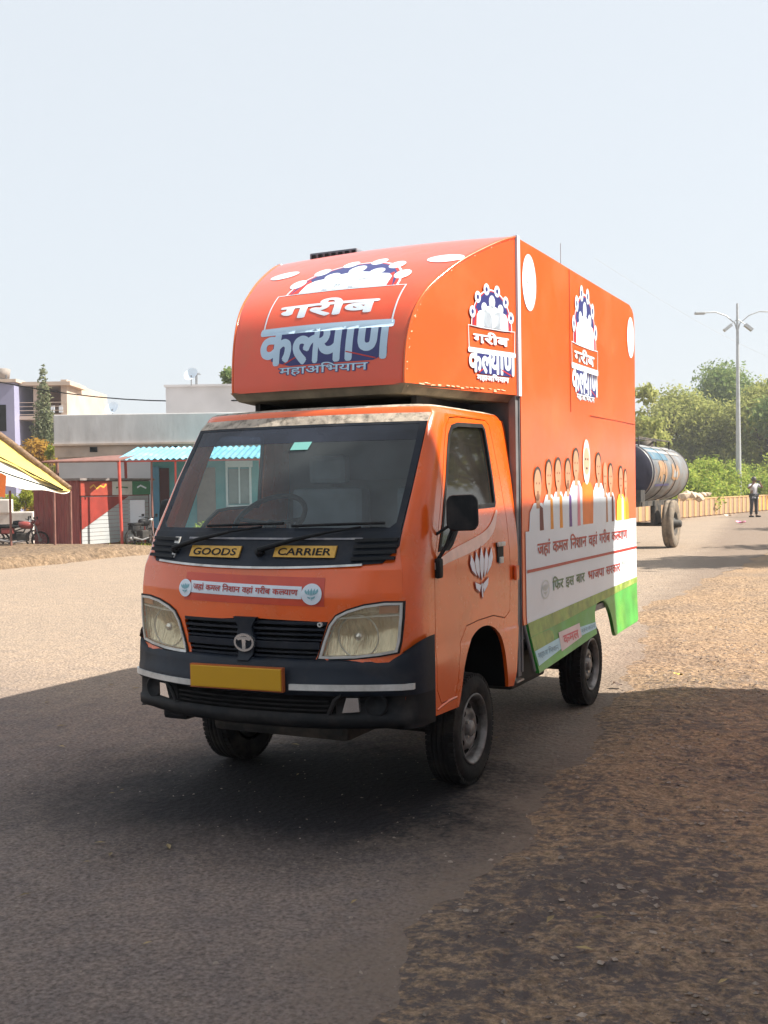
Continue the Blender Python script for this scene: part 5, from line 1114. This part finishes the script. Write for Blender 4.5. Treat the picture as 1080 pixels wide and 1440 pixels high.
# conifer column
CT = empty('conifer', base(64, 45)); tag(CT, 'tall narrow conifer standing before the unfinished house', 'tree'); MB().tube([(0, 0, 0), (0, 0, 6)], [.1, .03], 6).build('trunk', m_bark, CT)
cs = [(.06*math.sin(i*2), .06*math.cos(i*3), 1.2+i*.33) for i in range(17)]; rs = [.42-.3*max(0, (i-8)/9)**1.2 for i in range(17)]; cs.append((0, 0, 6.75)); rs.append(.06)
leaves('crown', cs, rs, 5200, .075, L_conif, CT, 5, .9)
def bush(name, loc, R, H, m, label, seed, n=1600, size=.09, group=None, cat='bush'):
    T = empty(name, loc); tag(T, label, cat, group); r_ = random.Random(seed); mb = MB(); cs = []; rs = []
    for i in range(11): a = r_.uniform(0, 2*PI); q = R*.65*r_.random()**.5; c = Vector((q*math.cos(a), q*math.sin(a), H*r_.uniform(.22, .82))); cs.append(c); rs.append(R*r_.uniform(.26, .42)); mb.tube([(c.x*.2, c.y*.2, 0), c*.6, c], [.03, .02, .008], 5)
    mb.build('stems', m_bark, T); leaves('foliage', cs, rs, n, size, m, T, seed, .9); return T
bush('flowering_bush', base(54, 42), 1.05, 3.95, L_orange, 'orange flowering bush below the tall conifer', 21, 2600, .08)
bush('flowering_bush', base(72, 41), .45, 3.95, L_lime, 'small yellow green bush right below the conifer', 22, 900, .07)
bush('green_bush', base(30, 33.5), .75, 1.95, L_lime, 'green bush behind the whitewashed wall under the tarpaulin', 23, 2200, .05)
bush('green_bush', base(-8, 33.5), .75, 1.9, L_bright, 'green bush partly hidden by the wall pier at the left edge', 24, 1500, .05)
bush('weed_clump', base(166, 30.6), .5, .55, L_lime, 'low weeds growing at the foot of the kiosk shutter', 25, 900, .035)
bush('potted_plant', base(290, 28.5), .5, .75, L_bright, 'leafy plant in front of the teal shop seen through the windscreen', 26, 900, .05)
# grass along the verge and median, one mass
gv = MB(); rr = random.Random(12)
for i in range(1500):
    u = rr.uniform(-30, 215); p = base(u, rr.uniform(27.6, 31)); h = rr.uniform(.03, .12); a = rr.uniform(0, 6.28)
    gv.add([p+Vector((math.cos(a)*.02, math.sin(a)*.02, .02)), p-Vector((math.cos(a)*.02, math.sin(a)*.02, -.02)), p+Vector((rr.uniform(-.05, .05), rr.uniform(-.05, .05), h))], [(0, 1, 2)])
gv.build('dry_grass', L_lime, kind='stuff')

# ------------------------------------------------------------ median, lamp, tanker, person
W0, W1 = Vector((-8.55, 28.4, 0)), Vector((-2.6, 76.4, 0)); WD = (W1-W0).normalized(); WN = Vector((-WD.y, WD.x, 0))
MW = empty('median_wall', W0, math.atan2(WD.y, WD.x)); tag(MW, 'low median wall of upright tan and ochre blocks beside the road', 'wall')
m_b1 = mat('ochre_block', (.44, .27, .12), .9, var=.2, vscale=.8, dirt=(.30, .19, .12), dscale=.8, damt=.6); m_b2 = mat('brown_block', (.28, .18, .115), .9, var=.2, vscale=.8, dirt=(.40, .28, .18), dscale=.8, damt=.6); m_b3 = mat('ochre_block_bright', (.58, .30, .06), .85, var=.15)
Lw = (W1-W0).length; MB().bbox(-.1, Lw, .0, .22, 0, .80, .01).build('wall_core', m_b2, MW)
MB().bbox(-.1, Lw, -.06, .26, .80, .86, .015).build('coping', m_b1, MW)
bl = MB().bbox(0, .36, -.045, .02, .05, .80, .012); mA = bl.build('block', m_b1, MW); mBk = MB().bbox(0, .36, -.030, .02, .05, .80, .012).build('block', m_b2, MW); mC = bl.build('block', m_b3, MW)
n_ = int(Lw/.385)
for i in range(n_):
    far = i*.385 > 26.5
    src = (mC if far else mA) if i % 2 == 0 else mBk
    if i < 1: mA.location.x = 0; continue
    if i == 1: mBk.location.x = .385; continue
    o = src.copy(); COL.objects.link(o); o.parent = MW; o.location.x = i*.385
mC.location.x = (n_)*.385
for i in range(17):
    t = i/16; c = W0.lerp(W1, t)+WN*(1.5+.5*math.sin(i*2.4)); H = 2.5+.55*math.sin(i*1.7)+.5*t
    where = ['hidden behind the tanker tank', 'behind the tanker wheel', 'just right of the tanker end', 'behind the rubble stones', 'second right of the rubble stones', 'left of the street lamp foot', 'around the street lamp foot', 'just right of the street lamp', 'between street lamp and person', 'left of the standing person', 'behind the standing person', 'right of the standing person', 'at the picture edge, nearest', 'at the picture edge, second', 'at the picture edge, third', 'farthest but one along the wall', 'farthest along the wall'][i]
    bush('median_bush', c, 1.75, H, L_bright, 'leafy green bush in the median %s' % where, 40+i, 3000, .10, 'bushes growing in the median')
rr = random.Random(77); m_rub = mat('pale_rubble', (.50, .40, .30), .95, var=.3)
for i in range(7):
    mb = MB(); rock_bm(mb, Vector((0, 0, 0)), rr.uniform(.16, .30), rr); c = at(970+i*5.5, 700, 43.6+i*.3); o = mb.build('rubble_stone', m_rub); o.location = (c.x-.25, c.y, 1.0+rr.uniform(-.1, .12)); tag(o, 'pale rubble stone on the median, %s from the tanker' % ['first', 'second', 'third', 'fourth', 'fifth', 'sixth', 'seventh'][i], 'stone', 'rubble stones on the median')
# street lamp
SL_ = empty('street_lamp', base(1039, 58), YAW); SL_.scale = (1.1, 1.1, 1.1); tag(SL_, 'tall grey street lamp with two curved arms and two floodlights', 'street lamp'); m_gal = mat('galvanised', (.42, .44, .45), .5, .5, var=.1)
MB().tube([(0, 0, 0), (0, 0, 4), (0, 0, 10.0)], [.15, .11, .05], 10).build('pole', m_gal, SL_)
for s_ in (-1, 1):
    MB().tube([(0, 0, 8.6), (s_*.12, 0, 9.05), (s_*.55, 0, 9.42), (s_*1.05, 0, 9.60), (s_*1.62, 0, 9.58)], .03, 6).build('arm', m_gal, SL_)
    hd = MB().bbox(min(s_*1.55, s_*2.05), max(s_*1.55, s_*2.05), -.12, .12, 9.50, 9.62, .04).build('lamp_head', m_gal, SL_)
    MB().tube([(0, 0, 9.25), (s_*.42, -.1, 8.92)], .022, 5).build('bracket', m_gal, SL_)
    R = Matrix.Rotation(s_*math.radians(38), 3, 'Y'); MB().box(s_*.50-.22, s_*.50+.22, -.22, .02, 8.76, 8.90, 0, R, Vector((s_*.5, -.1, 8.83))).build('floodlight', m_gal, SL_)
# tanker trailer
TK = empty('tanker_trailer', (-3.30, 20.0, 0)); tag(TK, 'old painted water tanker trailer standing on the road behind the truck', 'trailer')
m_tank = mat('tank_paint', (.17, .18, .19), .42, .2, var=.4, vscale=2, dirt=(.23, .14, .09), dscale=1.8, damt=1.); m_tankend = mat('tank_end', (.022, .022, .045), .5, var=.3)
MB().lathe([(.33, -.06), (.55, -.02), (.635, .04), (.65, .12), (.65, 4.05), (.635, 4.13), (.55, 4.2), (0, 4.22)], (0, 0, 1.74), (0, 1, 0), 40).build('tank', m_tank, TK)
MB().lathe([(0, -.08), (.30, -.07), (.55, -.03), (.638, .03)], (0, -.003, 1.74), (0, 1, 0), 40).build('tank_end', m_tankend, TK)
for y in (.12, 1.3, 2.5, 4.02): MB().lathe([(.654, -.02), (.666, -.015), (.666, .015), (.654, .02)], (0, y, 1.74), (0, 1, 0), 40).build('tank_band', m_tankend if y < 1 else m_chas, TK)
def cyl(u, a, l=0.):  # u along axis, a = height angle 0..1 -> up the side
    t = a; r_ = .654+l; return Vector((r_*math.cos(t), u, 1.74+r_*math.sin(t)))
m_tb = mat('tank_blue', (.05, .14, .21), .4, var=.3, dirt=(.22,.2,.18)); m_to = mat('tank_orange', (.34, .19, .09), .4, var=.3, dirt=(.3,.2,.12)); m_tw = mat('tank_white', (.27, .28, .29), .4, var=.3, dirt=(.28,.2,.14), dscale=2.5, damt=.8); m_td = mat('tank_navy', (.05, .05, .18), .4)
def deco(pts, m, l=.0): wrap(poly_bm(pts), lambda u, a, q: cyl(u, a, q), 'painted_panel', m, TK, .003+l, us=fr(0, 4, .1), vs=fr(-.8, 1.6, .1))
deco([(.25, .45), (1.9, .45), (1.9, 1.0), (.25, 1.0)], m_tb); deco([(.25, .78), (3.6, .70), (3.6, .84), (.25, .92)], m_tw, .001); deco([(.25, 1.05), (3.6, 1.0), (3.6, 1.35), (.25, 1.35)], m_tw)
deco([(.55, -.30), (.75, .10), (.72, .35), (.95, .42), (1.2, .40), (1.45, .30), (1.5, .05), (1.45, -.32), (1.3, -.32), (1.25, -.08), (1.05, -.05), (1.0, -.32), (.85, -.32), (.80, -.1)], m_to, .002)
deco([(2.0, -.2), (2.1, .3), (2.3, .35), (2.4, .1), (2.6, .3), (2.8, .25), (2.9, -.05), (2.7, -.25), (2.3, -.28)], m_to, .002); deco([(2.2, -.15), (2.3, .15), (2.5, .0), (2.7, .1), (2.65, -.18)], m_tw, .003); deco([(.5, -.50), (1.9, -.48), (1.9, -.40), (.5, -.42)], m_td, .002)
MB().tube([(-.02, .2, 2.38), (-.02, .2, 2.54), (-.02, 3.4, 2.54), (-.02, 3.4, 2.38)], .02, 6).tube([(.3, .2, 2.32), (.3, .2, 2.52), (.3, 3.4, 2.52), (.3, 3.4, 2.32)], .02, 6).build('top_rail', m_chas, TK)
MB().lathe([(0, .12), (.25, .12), (.25, 0)], (0, 1.9, 2.37), (0, 0, 1), 18).build('filler_cap', m_chas, TK)
b = MB()
for x in (-.35, .35): b.box(x-.05, x+.05, -1.6, 4.0, .98, 1.10)
for y in (0, 1.2, 2.4, 3.6): b.box(-.4, .4, y-.05, y+.05, .98, 1.08)
b.tube([(-.35, -1.5, 1.03), (0, -2.6, .75)], .05, 6).tube([(.35, -1.5, 1.03), (0, -2.6, .75)], .05, 6); b.build('trailer_frame', m_chas, TK)
MB().tube([(-.95, 1.55, .54), (.95, 1.55, .54)], .045, 8).box(-.42, -.32, 1.2, 1.9, .54, .98).box(.32, .42, 1.2, 1.9, .54, .98).build('axle', m_chas, TK)
for x in (-.72, .72):
    wl = MB().lathe([(.27, -.09), (.34, -.12), (.46, -.125), (.53, -.11), (.55, -.07), (.55, -.03), (.535, -.02), (.535, .02), (.55, .03), (.55, .07), (.53, .11), (.46, .125), (.34, .12), (.27, .09)], (x, 1.55, .553), (1, 0, 0), 44).build('wheel', m_tyred, TK)
    MB().lathe([(.28, .09), (.27, .10), (.25, .05), (.16, .03), (.13, .08), (.10, .10), (.08, .22), (.05, .24), (0, .24)], (x, 1.55, .553), (1 if x > 0 else -1, 0, 0), 28).build('rim', m_chas, wl)
MB().box(-.5, -.2, -.3, 0, 1.1, 1.7).build('outlet_box', m_td, TK); MB().box(.1, .5, -.5, -.1, 1.1, 1.35).build('tool_box', m_chas, TK)

# person in the road taking a picture
def skin(name, V, E_, R_, m, parent, root=0, sub=1):
    me = bpy.data.meshes.new(name); me.from_pydata(V, E_, []); o = link(name, me, m, parent); o.modifiers.new('skin', 'SKIN'); me.skin_vertices
    for i, r_ in enumerate(R_): me.skin_vertices[0].data[i].radius = (r_, r_*.85 if not isinstance(r_, tuple) else r_[1]); me.skin_vertices[0].data[i].use_root = (i == root)
    s_ = o.modifiers.new('sub', 'SUBSURF'); s_.levels = sub; s_.render_levels = sub
    dg = bpy.context.evaluated_depsgraph_get(); dg.update(); m2 = bpy.data.meshes.new_from_object(o.evaluated_get(dg)); o.modifiers.clear(); o.data = m2
    if not m2.materials: m2.materials.append(m)
    for p in m2.polygons: p.use_smooth = True
    return o
m_flesh = mat('brown_skin', (.20, .11, .07), .6); m_shirt = mat('grey_shirt', (.42, .42, .46), .8, var=.15, vscale=5); m_trou = mat('dark_trousers', (.02, .02, .024), .8)
PE = empty('person', base(1060, 47.5), YAW+.3); tag(PE, 'person in pale grey shirt and dark trousers holding up a phone by the median wall', 'person')
V = [(0,0,.98), (-.10,0,.93), (.10,0,.93), (-.12,-.02,.50), (.14,.03,.50), (-.14,.02,.08), (.17,.06,.08), (-.15,-.14,.045), (.19,-.10,.045), (0,0,1.20), (0,.0,1.40), (0,-.01,1.50), (0,-.03,1.60), (0,-.03,1.70), (-.19,0,1.40), (.19,0,1.40), (-.34,-.14,1.26), (.28,-.22,1.28), (-.25,-.34,1.46), (.06,-.38,1.46), (-.20,-.38,1.52), (.0,-.40,1.52)]
Ed = [(0,1),(0,2),(1,3),(2,4),(3,5),(4,6),(5,7),(6,8),(0,9),(9,10),(10,11),(11,12),(12,13),(10,14),(10,15),(14,16),(15,17),(16,18),(17,19),(18,20),(19,21)]
Rr = [.145,.10,.10,.065,.065,.045,.045,.035,.035,.14,.15,.055,.095,.075,.07,.07,.05,.05,.033,.033,.035,.035]
skin('body', V, Ed, Rr, m_flesh, PE)
skin('shirt', [V[0], V[9], V[10], (0, 0, 1.47), V[14], V[15], tuple(Vector(V[14]).lerp(Vector(V[16]), .8)), tuple(Vector(V[15]).lerp(Vector(V[17]), .8)), (0, 0, .90)], [(0,1),(1,2),(2,3),(2,4),(2,5),(4,6),(5,7),(0,8)], [.165,.165,.17,.08,.09,.09,.075,.075,.165], m_shirt, PE)
skin('trousers', [V[0], V[1], V[2], V[3], V[4], (-.14, .02, .10), (.17, .06, .10)], [(0,1),(0,2),(1,3),(2,4),(3,5),(4,6)], [.16,.12,.12,.085,.085,.07,.07], m_trou, PE)
MB().lathe([(0, .14), (.07, .12), (.105, .05), (.108, -.02), (.09, -.06)], (0, -.015, 1.64), (0, .15, 1), 16).build('hair', m_hair, PE)
for i, (hx, hy, hz) in enumerate(((-.20, -.38, 1.52), (.0, -.40, 1.52))):
    fb = MB()
    for k in range(4): fb.tube([(hx-.03+k*.02, hy, hz+.02), (hx-.03+k*.02, hy-.03, hz+.07+.01*(k % 2)), (hx-.02+k*.015+(.03 if i == 0 else -.03), hy-.05, hz+.08)], .009, 5)
    fb.tube([(hx+(.03 if i == 0 else -.03), hy, hz), (hx+(.06 if i == 0 else -.06), hy-.02, hz+.04)], .010, 5); fb.build('fingers', m_flesh, PE)
MB().box(-.17, -.03, -.452, -.440, 1.50, 1.58).build('phone', m_black, PE)
for x in (-.15, .19): MB().bbox(x-.05, x+.05, -.18, .10, 0, .075, .03).build('shoe', m_black, PE)
# litter
for u, v_, c, nm, lb in ((1042, 737, (.75, .25, .45), 'plastic_bag', 'crumpled pink plastic bag lying on the road near the median'), (1023, 727, (.8, .72, .62), 'paper_scrap', 'pale paper scrap at the foot of the median wall'), (955, 955, (.60, .42, .10), 'leaf_scrap', 'yellow leaf scrap on the sunlit sandy shoulder'), (868, 969, (.10, .06, .04), 'bark_scrap', 'dark bark scrap on the sand beside the rear wheel')):
    r_ = _f + _r*((u-540)/FPX) - _u*((v_-720)/FPX); p = CAM + r_*(-CAM.z/r_.z); s_ = .16 if u in (1042, 1023) else .035; rr = random.Random(u); vv = []
    for i in range(5):
        for j in range(4): vv.append((p.x+(i-2)*s_*.5+rr.uniform(-.2, .2)*s_, p.y+(j-1.5)*s_*.5+rr.uniform(-.2, .2)*s_, .03+rr.uniform(0, .6)*s_))
    tag(MB().add(vv, [(i*4+j, i*4+j+1, (i+1)*4+j+1, (i+1)*4+j) for i in range(4) for j in range(3)]).build(nm, mat(nm, c, .6)), lb, 'litter')

# ------------------------------------------------------------ unseen building added to shade the foreground, and trees beyond
RB = empty('added_shade_building', (0, 0, 0)); tag(RB, 'unseen plain building added right of the truck to shade the foreground', 'building')
m_rb = mat('bounce_plaster', (.72, .75, .80), .9, var=.1, vscale=.7, dirt=(.5, .48, .46), damt=.3)  # wall kept pale to bounce fill light onto the truck
MB().box(4.2, 12, 1.95, 4.83, 0, SHADE_H).build('low_shade_wing', m_rb, RB); MB().box(4.2, 12, -30, 1.95, 0, 9.2).build('main_shade_block', m_rb, RB)
MB().box(4.12, 12.1, 1.95, 4.86, SHADE_H, SHADE_H+.12).build('shade_wing_roof', m_conc, RB)
for y in (-20, -15, -10, -5):
    for z in (1.0, 5.0): MB().box(4.15, 4.21, y, y+1.6, z, z+1.6).build('window', m_dark, RB); MB().box(4.10, 4.2, y-.1, y+1.7, z-.1, z).build('shade_building_sill', m_conc, RB)  # windows and sills of the added shade building
tree('roadside_tree', (6.4, 19.6, 0), 9, 2.9, L_bright, 'leafy tree beyond the added building whose shade crosses the road', 31, 9000, .15, .2, .45)
tree('roadside_tree', (9.5, 25, 0), 10, 4, L_olive, 'olive tree beyond the added building, second from the camera', 32, 8000, .18, .25, .3)
tree('roadside_tree', (12, 18, 0), 9, 3.5, L_bright, 'green tree set back from the road beyond the added building', 33, 8000, .18, .25, .3)
tree('roadside_tree', (9, 36, 0), 10, 4.5, L_dark, 'dark tree farthest along the near roadside', 34, 7000, .2, .25, .3)
# wooded skyline
fs_ = []; r_ = random.Random(4)
fcs = []; frs = []
for i in range(130):
    x = -230+i*3.4; fcs.append((x+r_.uniform(-2, 2), 185+r_.uniform(-15, 15), r_.uniform(1.0, 4.2))); frs.append(r_.uniform(2.2, 4.2))
leaves('distant_trees', fcs, frs, 26000, .55, L_dark, None, 99, .8, 'stuff')

# ------------------------------------------------------------ thin dusty air
hz_m = bpy.data.materials.new('haze'); hz_m.use_nodes = True; hn = hz_m.node_tree.nodes; hn.clear(); ho_ = hn.new('ShaderNodeOutputMaterial'); hv = hn.new('ShaderNodeVolumePrincipled')
hv.inputs['Color'].default_value = (.92, .95, 1, 1); hv.inputs['Density'].default_value = .0012; hv.inputs['Anisotropy'].default_value = .3; hz_m.node_tree.links.new(hv.outputs[0], ho_.inputs['Volume'])
MB().box(-480, 480, -60, 420, -1, 16).build('haze', hz_m, kind='stuff')
